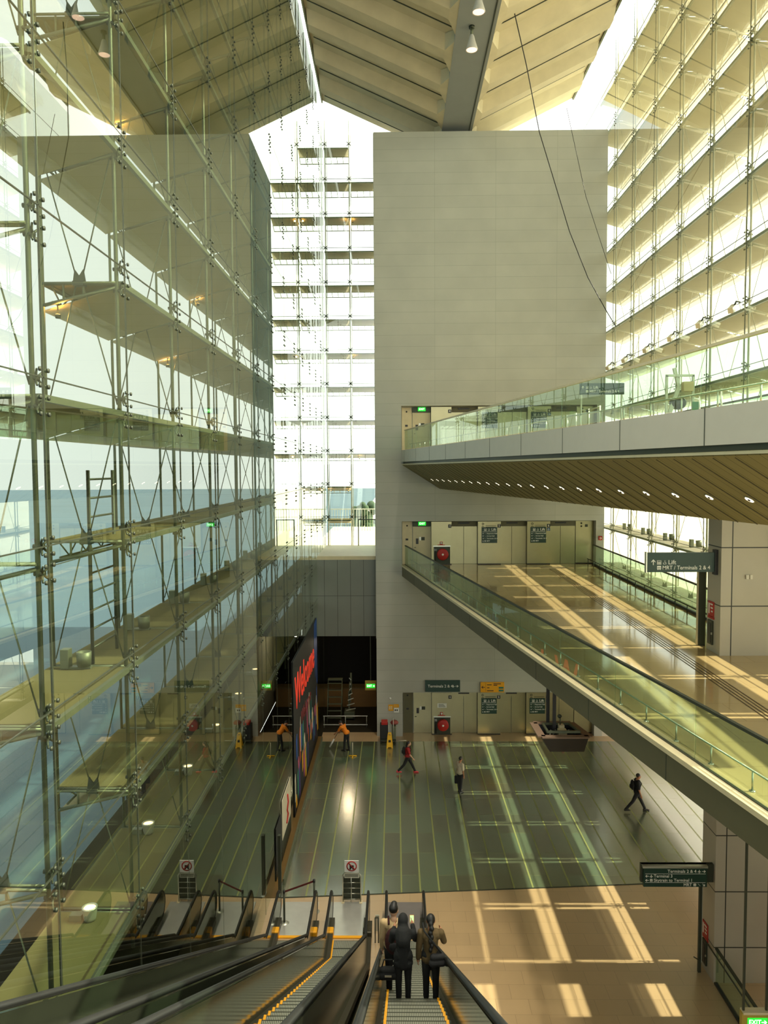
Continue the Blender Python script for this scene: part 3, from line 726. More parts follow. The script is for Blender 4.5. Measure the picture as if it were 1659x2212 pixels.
        if lvl == 0:
            p = thing('notice_plate', 'pale engraved notice above the hose reel on ground floor', 'notice', (2.3, yf, z+1.45))
            MB().box((2.28, yf-.012, z+1.5), (2.78, yf, z+1.75)).build('panel', M['alu'], p)
            m_ = MB()
            for q in range(3): m_.box((2.34, yf-.015, z+1.55+q*.06), (2.72-.05*q, yf-.012, z+1.575+q*.06))
            m_.build('lines', M['dsteel'], p)
lobby(0, 0.0); lobby(1, ZM); lobby(2, ZU)
for z in (ZM, ZU): struct(MB().box((.37, YW, z-.02), (10.77, YB, z+.002)).build('floor_lobby', M['marble']))
t = thing('call_point', 'small red fire call point on the end wall beside the middle lobby', 'call point', (11.0, YW, 10.8))
MB().box((10.9, YW-.05, 10.7), (11.1, YW, 10.92)).build('box', M['red'], t, .01); MB().lathe([(.03, .005), (.055, .005), (.055, 0), (.03, 0)], (11.0, YW-.05, 10.81), 14, (0, -1, 0)).build('ring', M['letter'], t)

# ------------------------------------------------------------------ hanging and wall signs
t = thing('direction_sign', 'green board pointing to the lift and station, fixed to the column above the lower footbridge', 'sign', (8.9, 21.4, 11.65))
MB().box((7.0, 21.33, 11.68), (8.9, 21.45, 12.22)).build('panel', M['sign'], t)
MB().box((6.97, 21.32, 11.66), (7.0, 21.46, 12.24)).build('end_cap', M['steel'], t)
MB().box((8.86, 21.3, 11.6), (8.95, 21.48, 12.3)).build('bracket', M['black'], t)
ys_ = 21.328
flat(arrow_pts(7.17, 11.96, .16, rad(90)), ys_, M['letter'], t, 'arrow'); icon('lift', 7.33, 11.95, .13, ys_, t); icon('wheelchair', 7.49, 11.95, .13, ys_, t)
text('Lift', .17, (7.58, ys_, 11.95), M['letter'], t); icon('train', 7.33, 11.80, .13, ys_, t)
text('MRT / Terminals 2 & 4', .155, (7.42, ys_, 11.80), M['letter'], t, sx=.92)
t = thing('direction_sign', 'green board listing terminals and station, fixed to the column at ground floor', 'sign', (8.8, 21.2, 2.78))
MB().box((6.95, 21.1, 2.80), (8.72, 21.2, 3.34)).build('panel', M['sign'], t)
MB().box((6.92, 21.09, 3.34), (8.74, 21.3, 3.40)).build('top_light', M['steel'], t)
MB().box((6.9, 21.2, 2.88), (9.3-.36, 21.32, 3.40)).build('backing', M['dsteel'], t)
ys_ = 21.098
text('Terminals 2 & 4', .125, (8.42, ys_, 3.25), M['letter'], t, align='RIGHT'); flat(plane_pts(8.5, 3.25, .1), ys_, M['letter'], t, 'pictogram'); flat(arrow_pts(8.63, 3.25, .1), ys_, M['letter'], t, 'arrow')
for z in (3.175, 2.925): flat([(6.99, z), (8.68, z), (8.68, z+.008), (6.99, z+.008)], ys_, M['letter'], t, 'rule')
for z, s, ic in ((3.11, 'Terminal 3', 0), (2.99, 'Skytrain to Terminal 1', 1)):
    flat(arrow_pts(7.04, z, .1, math.pi), ys_, M['letter'], t, 'arrow')
    if ic: icon('train', 7.16, z, .09, ys_, t)
    else: flat(plane_pts(7.16, z, .1), ys_, M['letter'], t, 'pictogram')
    text(s, .12, (7.23, ys_, z), M['letter'], t)
text('MRT', .12, (8.3, ys_, 2.86), M['letter'], t, align='RIGHT'); icon('train', 8.38, 2.86, .09, ys_, t); icon('escalator', 8.5, 2.86, .09, ys_, t); flat(arrow_pts(8.63, 2.86, .1, rad(-45)), ys_, M['letter'], t, 'arrow')
t = thing('direction_sign', 'dark green board to terminals 2 and 4 above the ground floor lifts', 'sign', (2.5, YW, 2.5))
MB().box((1.6, YW-.08, 2.48), (3.49, YW, 3.11)).build('panel', M['sign'], t)
text('Terminals 2 & 4', .21, (1.74, YW-.081, 2.79), M['letter'], t); flat(plane_pts(3.12, 2.79, .16), YW-.081, M['letter'], t, 'pictogram'); flat(arrow_pts(3.32, 2.79, .17), YW-.081, M['letter'], t, 'arrow')
t = thing('direction_sign', 'bright yellow direction board above the ground floor lifts', 'sign', (5.2, YW, 2.45))
MB().box((4.6, YW-.08, 2.45), (5.88, YW, 3.0)).build('panel', M['signyellow'], t)
ys_ = YW-.081
flat(arrow_pts(4.74, 2.73, .2, math.pi), ys_, M['ink'], t, 'arrow'); flat([(4.87, 2.48), (4.88, 2.48), (4.88, 2.97), (4.87, 2.97)], ys_, M['ink'], t, 'rule')
m_ = MB()
for x0, x1, z in ((4.95, 5.2, 2.86), (5.3, 5.7, 2.92), (5.3, 5.5, 2.84), (4.95, 5.08, 2.7), (4.95, 5.3, 2.54)): m_.box((x0, ys_-.005, z-.02), (x1, ys_, z+.02))
m_.build('line_marks', M['ink'], t)
m_ = MB()
for z in (2.7, 2.55): m_.box((5.58, ys_-.006, z-.05), (5.84, ys_, z+.05))
m_.build('number_box', M['teal'], t)
t = thing('exit_sign', 'lit exit box hung on two long poles under the lower footbridge', 'exit sign', (7.2, 15, 3.1))
MB().box((6.93, 14.95, 3.12), (7.75, 15.07, 3.62)).build('case', M['exitframe'], t, .01); MB().box((6.95, 14.93, 3.6), (7.75, 15.09, 3.65)).build('top_edge', M['cream'], t)
MB().box((7.04, 14.94, 3.36), (7.44, 14.95, 3.53)).build('lit_panel', M['exit'], t)
text('EXIT', .135, (7.06, 14.938, 3.445), M['exitw'], t, sx=.9); flat(arrow_pts(7.37, 3.445, .11), 14.938, M['exitw'], t, 'arrow')
for x in (6.98, 7.44):
    MB().box((x-.02, 14.99, 3.65), (x+.02, 15.03, ZM-.5)).build('pole', M['dsteel'], t)
t = thing('exit_sign', 'lit green exit sign hung at the mouth of the dark passage', 'exit sign', (-1.4, 42.1, 2.3))
MB().box((-1.7, 42.0, 2.32), (-1.08, 42.1, 2.84)).build('case', M['exitframe'], t); MB().box((-1.63, 41.985, 2.45), (-1.15, 42.0, 2.68)).build('lit_panel', M['exit'], t)
text('EXIT', .17, (-1.6, 41.983, 2.565), M['exitw'], t, sx=.8); flat(arrow_pts(-1.22, 2.565, .12), 41.983, M['exitw'], t, 'arrow')
MB().box((-1.41, 42.03, 2.84), (-1.37, 42.07, 5.35)).build('pole', M['dsteel'], t)
t = thing('direction_sign', 'pale green board to lift and station on the upper footbridge behind its glass', 'sign', (8.8, 33, 17.68))
MB().box((7.88, 32.95, 17.68), (9.75, 33.05, 18.16)).build('panel', M['sign'], t)
ys_ = 32.948
flat(arrow_pts(8.0, 17.98, .13, rad(90)), ys_, M['letter'], t, 'arrow'); icon('lift', 8.18, 17.98, .12, ys_, t); icon('wheelchair', 8.34, 17.98, .12, ys_, t); text('Lift', .16, (8.44, ys_, 17.98), M['letter'], t)
icon('train', 8.18, 17.81, .12, ys_, t); text('MRT / Terminals 2 & 4', .15, (8.28, ys_, 17.81), M['letter'], t, sx=.9)
for x in (7.95, 9.65): MB().box((x-.03, 32.97, ZU), (x+.03, 33.03, 17.68)).build('post', M['alu'], t)
# boxed screen unit hung under the lower footbridge
t = thing('hanging_display_case', 'dark tapered display case with open top hung on two poles under the lower footbridge', 'display case', (4.4, 20.3, 7.1))
m_ = MB(); bx = [(4.05, 19.9), (4.95, 19.9), (4.88, 20.6), (4.02, 20.6)]; tx_ = [(3.78, 19.62), (5.0, 19.62), (4.78, 20.72), (3.76, 20.72)]
m_.add([(x, y, 7.13) for x, y in bx]+[(x, y, 7.62) for x, y in tx_], [(3, 2, 1, 0), (0, 1, 5, 4), (1, 2, 6, 5), (2, 3, 7, 6), (3, 0, 4, 7)])
m_.build('case', M['black'], t)
m_ = MB()
def rim(a, c, w_): m_.beam((*a, 7.63), (*c, 7.63), w_, .03)
for i in range(4): rim(tx_[i], tx_[(i+1) % 4], .2)
m_.build('rim', mat('worn_wood_rim', (128, 104, 84), .6), t)
m_ = MB(); q = [(3.98, 19.85), (4.82, 19.85), (4.68, 20.5), (3.98, 20.5)]
for i in range(4): m_.beam((*q[i], 7.68), (*q[(i+1) % 4], 7.68), .05, .06)
m_.build('inner_frame', M['galv'], t)
MB().prism([(4.0, 19.88, 7.5), (4.8, 19.88, 7.5), (4.66, 20.48, 7.5), (4.0, 20.48, 7.5)], (0, 0, .01)).build('tray', M['black'], t)
m_ = MB(); m_.box((4.3, 20.0, 7.51), (4.52, 20.2, 7.66)); m_.box((4.36, 20.22, 7.51), (4.5, 20.4, 7.72)); m_.build('control_unit', M['cream'], t)
MB().lathe([(.1, 0), (.13, .03), (.13, .07), (.1, .1)], (4.62, 20.25, 7.52), 18).build('cable_coil', M['black'], t)
m_ = MB()
for k in range(5): m_.path([(4.05+.1*k, 19.95+.07*k, 7.52), (4.1+.12*k, 20.05, 7.66), (4.16+.1*k, 20.3, 7.53)], .012, 6)
m_.build('loose_cable', M['alu'], t)
for x, y in ((4.12, 20.55), (4.2, 20.1)): MB().box((x-.04, y-.04, 7.5), (x+.04, y+.04, ZM-.5)).build('pole', M['black'], t)
MB().tube((4.4, 20.3, 7.66), (4.4, 20.3, 7.92), .015, 8).build('lamp_arm', M['dsteel'], t); MB().ell((4.38, 20.28, 7.96), (.06, .05, .05)).build('lamp_head', M['dsteel'], t)
MB().box((4.43, 20.2, 6.98), (4.5, 20.25, 7.13)).build('cable_stub', mat('brown_stub', (120, 84, 60)), t)
# ------------------------------------------------------------------ escalators
YI = 21.8; T30 = math.tan(rad(30))
def esc_z(y): return max(0.0, (YI-y)*T30)
def esc_step_mesh():
    m_ = MB(); n = 36
    m_.box((-.5, 0, -.04), (.5, .4, -.006)); m_.box((-.5, -.012, -.24), (.5, .0, -.006))
    for j in range(n): x = -.46+.92*j/(n-1); m_.box((x-.0085, .012, -.006), (x+.0085, .365, .003))
    me = m_.mesh('step', M['stepsteel']); me.materials.append(M['dsteel'])
    for p_ in me.polygons:
        if max(me.vertices[v].co.z for v in p_.vertices) < -.005: p_.material_index = 1
    return me
def edge_mesh():
    m_ = MB(); m_.box((-.47, 0, -.004), (-.43, .4, .006)); m_.box((.43, 0, -.004), (.47, .4, .006)); return m_.mesh('demarcation_line', M['comb'])
M['stepsteel'] = mat('step_metal', (168, 168, 152), .4, .6)
M['escpanel'] = mat('escalator_steel', (118, 124, 102), .12, .9, noise=.08, nscale=2)
M['escdeck'] = mat('escalator_deck', (74, 70, 56), .4, .5)
M['landsilver'] = mat('landing_plate', (208, 206, 196), .3, .6)
M['landgrey'] = mat('landing_plate_grey', (122, 116, 112), .5, .3)
STEP, EDGE = esc_step_mesh(), edge_mesh()
YE = -5.0
def esc(xc, label, land, marks):
    t = thing('escalator', label, 'escalator', (xc, 24, 0), 'escalators')
    for sgn in (-1, 1):
        x = xc+.60*sgn
        m_ = MB(); w_ = .03
        arc = [(24.0+.42*math.sin(a), .48+.40*math.cos(a)) for a in [rad(180-15*i) for i in range(13)]][::-1]
        # flat part with a rounded end, bend, then the long incline
        up_ = [(YE, esc_z(YE)+.88), (YI, .88)]
        poly = [(YE, esc_z(YE)+.02), (YI, .02)]
        m_.hexa([(x-w_, YE, esc_z(YE)), (x+w_, YE, esc_z(YE)), (x+w_, YI, 0), (x-w_, YI, 0), (x-w_, YE, esc_z(YE)+.88), (x+w_, YE, esc_z(YE)+.88), (x+w_, YI, .88), (x-w_, YI, .88)])
        m_.prism([(x-w_, YI, 0.0), (x-w_, 24.0, 0.0)]+[(x-w_, y, z) for y, z in arc[::-1]]+[(x-w_, YI, .88)], (2*w_, 0, 0))
        m_.build('balustrade', M['escpanel'], t)
        pts = [(x, YE, esc_z(YE)+.94)]+[(x, YI-.5+.1*i, .94+((.5-.1*i)*T30 if i < 3 else (.5-.1*i)**2*.5*1.1 if i < 5 else 0)) for i in range(6)]
        pts += [(x, 24.0+.46*math.sin(rad(a)), .48+.46*math.cos(rad(a))) for a in range(0, 181, 15)]
        pts += [(x, 23.6, .02)]
        MB().path(pts, .042, 8).build('handrail', M['black'], t)
        m_ = MB()
        for a, c, hh in (((-.13, -.03, .2), (.02, .13, .1)) if sgn > 0 else ((-.13, -.02, .1), (.03, .13, .2))):
            m_.hexa([(x+a, YE, esc_z(YE)-.02), (x+c, YE, esc_z(YE)-.02), (x+c, YI, -.02), (x+a, YI, -.02), (x+a, YE, esc_z(YE)+hh), (x+c, YE, esc_z(YE)+hh), (x+c, YI, hh), (x+a, YI, hh)])
            m_.box((x+a, YI, 0), (x+c, 23.9, hh))
        m_.build('skirt_deck', M['escdeck'], t)
        MB().box((x-.14, 23.05, .02), (x+.14, 23.35, .24)).build('skirt_cap', M['comb'] if (marks and sgn < 0) or not marks else M['escdeck'], t, .03)
    MB().hexa([(xc-.72, YE, esc_z(YE)-1.2), (xc+.72, YE, esc_z(YE)-1.2), (xc+.72, YI-1.2, -.3), (xc-.72, YI-1.2, -.3),
               (xc-.72, YE, esc_z(YE)-.3), (xc+.72, YE, esc_z(YE)-.3), (xc+.72, YI-.2, -.12), (xc-.72, YI-.2, -.12)]).build('truss_body', M['escpanel'], t)
    MB().box((xc-.5, 23.1, 0), (xc+.5, 23.22, .03)).build('comb_plate', M['comb'], t)
    MB().box((xc-.60, 23.22, .0), (xc+.60, 25.1, .018)).build('landing_plate', land, t)
    ys_ = [YI+.4*k for k in range(3)]+[YI-.4*k for k in range(1, 45)]
    for y in ys_:
        z = .012 if y >= YI-.01 else (YI-y)*T30
        s = bpy.data.objects.new('step', STEP); COL.objects.link(s); s.location = (xc, y, z); s.parent = t; s.matrix_parent_inverse = Matrix.Translation(-t.location)
        if marks:
            q = bpy.data.objects.new('demarcation_line', EDGE); COL.objects.link(q); q.location = (0, 0, 0); q.parent = s
    return t
EA, EB, EC = .27, -1.52, -3.23
esc(EA, 'escalator carrying three riders, with yellow step edges, nearest the open stone floor', M['landgrey'], True)
esc(EB, 'empty middle escalator with a pushchair warning stand at its foot', M['landsilver'], True)
esc(EC, 'empty escalator next to the glass wall, closed by a belt at its foot', M['landsilver'], False)
def step_at(y):      # top of the step under y
    k = math.ceil((YI-y)/.4-1e-6); return YI-.4*k, .4*k*T30 if k > 0 else .015

# ------------------------------------------------------------------ lamps, ladder, wires on the glass walls
def uplight(x, y, z, label, lit=True, power=0, aim=1):
    t = thing('uplight', label, 'lamp', (x, y, z), 'small warm uplights on the lowest shelf')
    MB().lathe([(.0, 0), (.09, 0), (.1, .05), (.12, .2), (.125, .22), (.1, .22), (.09, .18), (0, .18)], (x, y, z), 18).build('housing', M['alu'], t)
    MB().lathe([(0, .205), (.1, .205), (.1, .195), (0, .195)], (x, y, z), 18).build('lens', M['lamp'], t)
    MB().box((x-.32, y-.06, z), (x-.12, y+.06, z+.1)).build('control_gear', M['galv'], t)
    if power:
        l = bpy.data.lights.new('uplight_glow', 'SPOT'); l.energy = power; l.color = (1, .55, .2); l.spot_size = rad(100); l.spot_blend = .8; l.shadow_soft_size = .08
        o = bpy.data.objects.new('uplight_glow', l); COL.objects.link(o); o.location = (x, y, z+.3); o.rotation_euler = (rad(180), 0, 0); adopt(o, t)
for i in range(6):
    uplight(-5.02, LEFT[i+1]-.3, zk(-2)+.005, f'{ORD[i]} small warm uplight from the viewer along the lowest shelf behind the glass', True, 8)
def floodlight(x, y, z, d, label, group):
    t = thing('floodlight', label, 'floodlight', (x, y, z), group)
    MB().box((x-.36, y-.08, z), (x-.22, y+.08, z+.32)).build('ballast_box', M['galv'], t, .01)
    MB().lathe([(0, .03), (.1, .03), (.1, .06), (.11, .06), (.12, .27), (.1, .27), (.1, .22), (0, .22)], (x, y, z), 18).build('lamp_can', M['galv'], t)
    MB().box((x-.36, y-.05, z), (x+.12, y+.05, z+.03)).build('bracket', M['galv'], t)
    return t
for i in range(7):
    floodlight(-5.05, LEFT[i+1]-.18, zk(0)+.005, -1, f'{ORD[i]} twin floodlight from the viewer on the shelf under the access ladder', 'floodlights behind the escalator side glass')
for i in range(6):
    floodlight(12.1, RIGHT[3+i]-.3, zk(0)+.005, 1, f'{ORD[5-i]} twin floodlight from the end wall on the outer shelf seen between the footbridges', 'floodlights behind the footbridge side glass')
for i, y in enumerate((25.3, 27.95, 30.8, 33.8, 36.9, 39.6)):
    t = thing('spotlight', f'{ORD[5-i]} pale spotlight from the end wall fixed inside the glass above the upper footbridge', 'spotlight', (11.1, y, 19.75), 'spotlights above the upper footbridge')
    MB().path([(11.18, y, 19.9), (11.05, y, 19.92), (10.98, y-.05, 19.8)], .03, 8).build('arm', M['dsteel'], t)
    MB().beam((11.05, y+.12, 19.78), (10.78, y-.2, 19.58), .16, .18).build('head', M['alu'], t)
# floor of lights under shelves: warm glow on a few soffits
def glow(x, y, z, e, label):
    t = thing('shelf_lamp', label, 'lamp', (x, y, z), 'warm shelf lamps')
    MB().lathe([(0, 0), (.04, 0), (.045, .06), (0, .06)], (x, y, z), 12).build('housing', M['dsteel'], t)
    MB().lathe([(0, .065), (.035, .065), (.035, .06), (0, .06)], (x, y, z), 12).build('lens', M['lamp'], t)
    l = bpy.data.lights.new('lamp_glow', 'POINT'); l.energy = e; l.color = (1, .48, .12); l.shadow_soft_size = .05
    o = bpy.data.objects.new('lamp_glow', l); COL.objects.link(o); o.location = (x, y, z+.13); adopt(o, t)
for i, (k, j) in enumerate(((3, 1), (3, 3), (5, 2), (4, 4))):
    z = zk(k)-.56
    glow(-5.4, LEFT[j]+.03, z, 14, f'small lamp under the {ORD[11-k]} shelf down behind the escalator side glass, by the {ORD[j]} truss')
    MB().tube((-5.4, LEFT[j]+.03, z), (-5.4, LEFT[j]+.03, z+.24), .012, 6).build('stem', M['dsteel'], [o for o in COL.objects if o.get('category') == 'lamp'][-1])
for i, (k, x) in enumerate(((9, -2.5), (9, -3.0), (5, -2.5), (2, -2.2), (1, -2.9), (1, -4.0))):
    z = zk(k)-.30
    glow(x, YS+.2, z, 5, f'{ORD[i]} warm lamp under the shelves of the tall end window, from the top')
    MB().tube((x, YS+.2, z), (x, YS+.2, z+.26), .012, 6).build('stem', M['dsteel'], [o for o in COL.objects if o.get('category') == 'lamp'][-1])

t = thing('access_ladder', 'steel access ladder standing on a shelf behind the escalator side glass', 'ladder', (-5.05, 13, zk(0)))
for y in (12.52, 13.62): MB().tube((-5.02, y, zk(0)+.005), (-5.02, y, 14.6), .03, 10).build('rail', M['dsteel'], t)
for k in range(10): MB().tube((-5.02, 12.52, 11.66+k*.31), (-5.02, 13.62, 11.66+k*.31), .018, 8).build('rung', M['dsteel'], t)

for i, (P, lab) in enumerate((([(4.78, 32.00, 33.33), (5.89, 35.00, 32.32), (6.94, 37.50, 30.49), (8.85, 39.50, 26.45), (9.92, 40.00, 24.27), (10.96, 40.30, 22.64), (11.10, 39.09, 21.64)], 'long dark cable sagging from the roof in front of the end wall'),
                             ([(8.9, 40.6, 33.0), (9.9, 40.5, 28.5), (11.15, 40.2, 24.5)], 'thin grey wire crossing the top corner of the end wall'))):
    tag(MB().path(P, .022-.008*i, 6).build('cable', M['black']), lab, 'cable')
# two pendants under the spine beam, then an added unseen row lighting the floor
for i, (x, y) in enumerate([(3.22, 29.7), (3.22, 32.3)]+[(3.3, 26.6-3.1*q) for q in range(7)]):
    t = thing('pendant_lamp', ('bell shaped pendant lamp second from the end wall under the grey roof beam', 'bell shaped pendant lamp nearest the end wall under the grey roof beam')[i] if i < 2 else f'added unseen pendant lamp under the grey roof beam, {ORD[i]} from the end wall', 'lamp', (x, y, 31.5), 'pendants under the spine beam')
    z = 31.55
    MB().lathe([(.06, .62), (.10, .55), (.14, .38), (.22, .12), (.25, .02), (.24, 0), (.20, .1), (.12, .36), (.05, .5)], (x, y, z), 24).build('shade', M['pendant'], t)
    MB().lathe([(0, .1), (.21, .03), (.22, .0), (.0, .06)], (x, y, z+.02), 24).build('diffuser', M['lampp'], t)
    MB().tube((x, y, z+.6), (x, y, 32.5), .06, 10).build('stem', M['galv'], t)
    MB().lathe([(0, 0), (.12, 0), (.12, .08), (0, .08)], (x, y, 32.42), 16).build('ceiling_rose', M['dsteel'], t)
    l = bpy.data.lights.new('pendant_beam', 'SPOT'); l.energy = 3000; l.color = (1, .93, .78); l.spot_size = rad(66); l.spot_blend = .6; l.shadow_soft_size = .25
    o = bpy.data.objects.new('pendant_beam', l); COL.objects.link(o); o.location = (x, y, z-.1); adopt(o, t)

# ------------------------------------------------------------------ terrace outside the end window
struct(MB().box((-5.3, YS+.3, 9.3), (2, 66, 9.6)).build('floor_terrace', M['terrace']))
t = thing('terrace_railing', 'pale railing far across the terrace outside the end window', 'railing', (-3, 62, 9.6))
MB().box((-5.2, 61.97, 11.3), (1.5, 62.03, 11.38)).build('top_rail', M['alu'], t)
for k in range(30): MB().box((-5.1+k*.22, 61.98, 9.6), (-5.06+k*.22, 62.02, 11.3)).build('baluster', M['alu'], t)
t = thing('glass_door', 'framed glass door onto the terrace beside the concrete wall', 'door', (-1.7, YS-.2, 9.8))
for x in (-2.28, -1.2): MB().box((x-.03, YS-.25, 9.8), (x+.03, YS-.19, 11.4)).build('frame_post', M['dsteel'], t)
MB().box((-2.31, YS-.25, 11.4), (-1.17, YS-.19, 11.46)).build('frame_head', M['dsteel'], t)
MB().box((-2.25, YS-.23, 9.82), (-1.23, YS-.21, 11.4)).build('pane', M['glass'], t)
for i in range(2):
    x = -3.6+1.3*i
    t = thing('tree', f'{ORD[i]} hazy tree far behind the terrace railing', 'tree', (x, 80, 4.4), 'trees beyond the terrace')
    m_ = MB()
    for q in range(16): m_.ell((x+random.uniform(-.6, .6), 80+random.uniform(-1, 1), 9.4+random.uniform(-1.2, 1.5)), (random.uniform(.3, .55),)*3, 8, 6)
    m_.build('crown', M['leaf'], t); MB().tube((x, 80, 4.4), (x, 80, 8.6), .22, 8, .14).build('trunk', M['board'], t)

# ------------------------------------------------------------------ inside the dark passage and along the glass
t = thing('guard_rail', 'two bar white barrier across the mouth of the dark passage', 'barrier', (-2.8, 42.6, 0))
for z in (.12, .62): MB().tube((-4.1, 42.6, z+.05), (-1.6, 42.6, z+.05), .022, 8).build('bar', M['letter'], t)
for x in (-4.05, -2.85, -1.65): MB().tube((x, 42.6, 0), (x, 42.6, .67), .02, 8).build('post', M['alu'], t)
t = thing('low_counter', 'brown low counter across the back of the dark passage', 'counter', (-3, 46.5, 0))
MB().box((-5.0, 46.4, 0), (-1.2, 47.2, 1.15)).build('front', mat('brown_counter', (120, 88, 40), .6), t); MB().box((-5.0, 46.35, 1.15), (-1.2, 47.25, 1.2)).build('top', mat('counter_top', (96, 78, 44), .5), t)
t = thing('passage_fill', 'added unseen fill light on the ceiling of the dark passage', 'lamp', (-2.8, 44, 5.3))
MB().lathe([(0, 0), (.2, 0), (.2, .06), (0, .06)], (-2.8, 44, 5.28), 18).build('housing', M['alu'], t)
l = bpy.data.lights.new('passage_fill_light', 'POINT'); l.energy = 70; l.color = (1, .8, .5); l.shadow_soft_size = .2  # fill light added behind the lintel to brighten the passage
o = bpy.data.objects.new('passage_fill_light', l); COL.objects.link(o); o.location = (-2.8, 44, 5.1); adopt(o, t)
t = thing('platform_ladder', 'silver platform ladder standing in the dark passage', 'ladder', (-3.6, 43.6, 0))
for x in (-3.95, -3.15):
    MB().tube((x, 43.3, 0), (x+.05, 43.8, 2.4), .028, 8).build('rail', M['galv'], t); MB().tube((x, 44.4, 0), (x+.05, 43.8, 2.4), .024, 8).build('rear_leg', M['galv'], t)
for k in range(6): MB().box((-3.95, 43.32+.08*k, .3+k*.38), (-3.12, 43.42+.08*k, .34+k*.38)).build('tread', M['galv'], t)
MB().box((-3.92, 43.7, 2.4), (-3.08, 44.1, 2.45)).build('platform', M['galv'], t)
t = thing('mobile_lift', 'tangled silver mast lift parked beside the platform ladder', 'lift', (-2.7, 44.2, 0))
MB().box((-3.0, 43.9, .1), (-2.4, 44.7, .45)).build('chassis', M['galv'], t)
for x, y in ((-2.95, 43.95), (-2.45, 43.95), (-2.95, 44.65), (-2.45, 44.65)): MB().lathe([(0, -.04), (.12, -.04), (.12, .04), (0, .04)], (x, y, .12), 14, (1, 0, 0)).build('wheel', M['black'], t)
for k in range(3): MB().box((-2.78+k*.06, 44.2, .45+.5*k), (-2.68+k*.06, 44.3, 1.6+.55*k)).build('mast_section', M['galv'], t)
m_ = MB()
for k in range(7): m_.beam((-2.9+.05*k, 44.15, .5+.3*k), (-2.35-.06*k, 44.15, .62+.3*k), .03, .05)
m_.build('brace', M['alu'], t)

xb_ = XG+.05
t = thing('billboard', 'dark welcome board with red letters and coloured prints behind the glass', 'billboard', (xb_, 36.5, 0))
MB().box((xb_-.02, 31.4, .0), (xb_, 41.0, 6.6)).build('board', M['board'], t)
w_ = text('Welcome', 2.1, (xb_+.012, 31.8, 5.0), M['redletter'], t, face='+X', depth=.01, sx=.92)
text('Welcome', .9, (xb_+.012, 33.8, 3.4), mat('dim_red_letters', (120, 40, 40)), t, face='+X', depth=.008, sx=1.1)
def patch(pts, c, name='print_shape'): MB().prism([(xb_+.004, y, z) for y, z in pts], (.012, 0, 0)).build(name, M[c], t)
random.seed(3)
patch([(39.6, 6.5), (40.4, 6.6), (40.3, 4.8), (39.9, 3.6), (39.5, 5.2)], 'blue'); patch([(40.5, 6.5), (40.9, 6.6), (40.9, 3.0), (40.6, 3.2)], 'blue')
cols = ['bone', 'gold', 'blue', 'teal', 'rose', 'purple', 'rust', 'bone', 'blue', 'gold', 'teal', 'rose']
for k in range(34):
    y = 31.5+.28*k; z0 = random.uniform(.1, 2.2); h_ = random.uniform(.5, 1.7); wd = random.uniform(.12, .4)
    patch([(y, z0), (y+wd, z0+random.uniform(-.1, .3)), (y+wd*random.uniform(.4, 1), z0+h_), (y-wd*.3, z0+h_*.8)], cols[k % len(cols)])
t = thing('poster', 'white poster with red strokes on the glass wall near the escalator foot', 'poster', (xb_, 29, .6))
MB().box((xb_-.02, 27.9, .75), (xb_, 30.2, 2.25)).build('sheet', M['bone'], t)
m_ = MB(); m_.path([(xb_+.01, 29.2, 1.95), (xb_+.01, 29.35, 1.6), (xb_+.01, 29.05, 1.4), (xb_+.01, 29.3, 1.15), (xb_+.01, 28.9, .95)], .04, 6); m_.build('stroke', M['red'], t)
MB().box((xb_-.028, 27.8, 0), (xb_-.01, 30.3, .75)).build('stand', M['dsteel'], t)
t = thing('poster', 'dark slim panel leaning beside the white poster at the glass wall', 'poster', (xb_, 27, .5))
MB().box((xb_-.02, 26.4, .4), (xb_, 27.7, 1.9)).build('sheet', M['board'], t); MB().box((xb_-.028, 26.4, 0), (xb_-.01, 27.7, .4)).build('stand', M['dsteel'], t)
# base rail along the glass wall
tag(MB().beam((-3.98, 26.2, .10), (-3.98, 40.6, .10), .06, .2).build('base_rail', M['galv']), 'low metal base rail along the foot of the glass wall', 'rail')

# ------------------------------------------------------------------ floor standing things
t = thing('pushchair_sign_stand', 'no pushchairs sign on a silver frame stand at the foot of the middle escalator', 'sign stand', (-1.5, 25.2, 0))
m_ = MB().path([(-1.81, 25.1, 0), (-1.81, 25.1, .95), (-1.74, 25.1, 1.04), (-1.28, 25.1, 1.04), (-1.21, 25.1, .95), (-1.21, 25.1, 0)], .018, 8); m_.build('frame', M['steel'], t)
for k in range(4): MB().tube((-1.81, 25.1, .12+k*.19), (-1.21, 25.1, .12+k*.19), .011, 6).build('crossbar', M['steel'], t)
MB().tube((-1.53, 25.08, .02), (-1.53, 25.08, .9), .014, 8).build('centre_bar', M['steel'], t)
MB().box((-1.8, 25.16, .06), (-1.22, 25.19, .85)).build('backing', M['dsteel'], t)
MB().box((-1.76, 25.08, .86), (-1.26, 25.1, 1.02)).build('text_plate', M['alu'], t)
MB().box((-1.75, 25.08, 1.06), (-1.27, 25.11, 1.46)).build('sign_panel', M['letter'], t)
MB().lathe([(.14, .0), (.175, 0), (.175, .008), (.14, .008)], (-1.51, 25.08, 1.27), 28, (0, -1, 0)).build('red_ring', M['red'], t)
m_ = MB(); m_.beam((-1.62, 25.075, 1.39), (-1.4, 25.075, 1.15), .03, .008, (0, 1, 0)); m_.build('red_bar', M['red'], t)
m_ = MB(); m_.box((-1.58, 25.074, 1.2), (-1.44, 25.08, 1.3)); m_.beam((-1.6, 25.076, 1.34), (-1.5, 25.076, 1.24), .02, .006, (0, 1, 0))
for x in (-1.56, -1.46): m_.lathe([(0, .006), (.03, .006), (.03, 0), (0, 0)], (x, 25.08, 1.18), 12, (0, -1, 0))
m_.build('pushchair_mark', M['ink'], t)
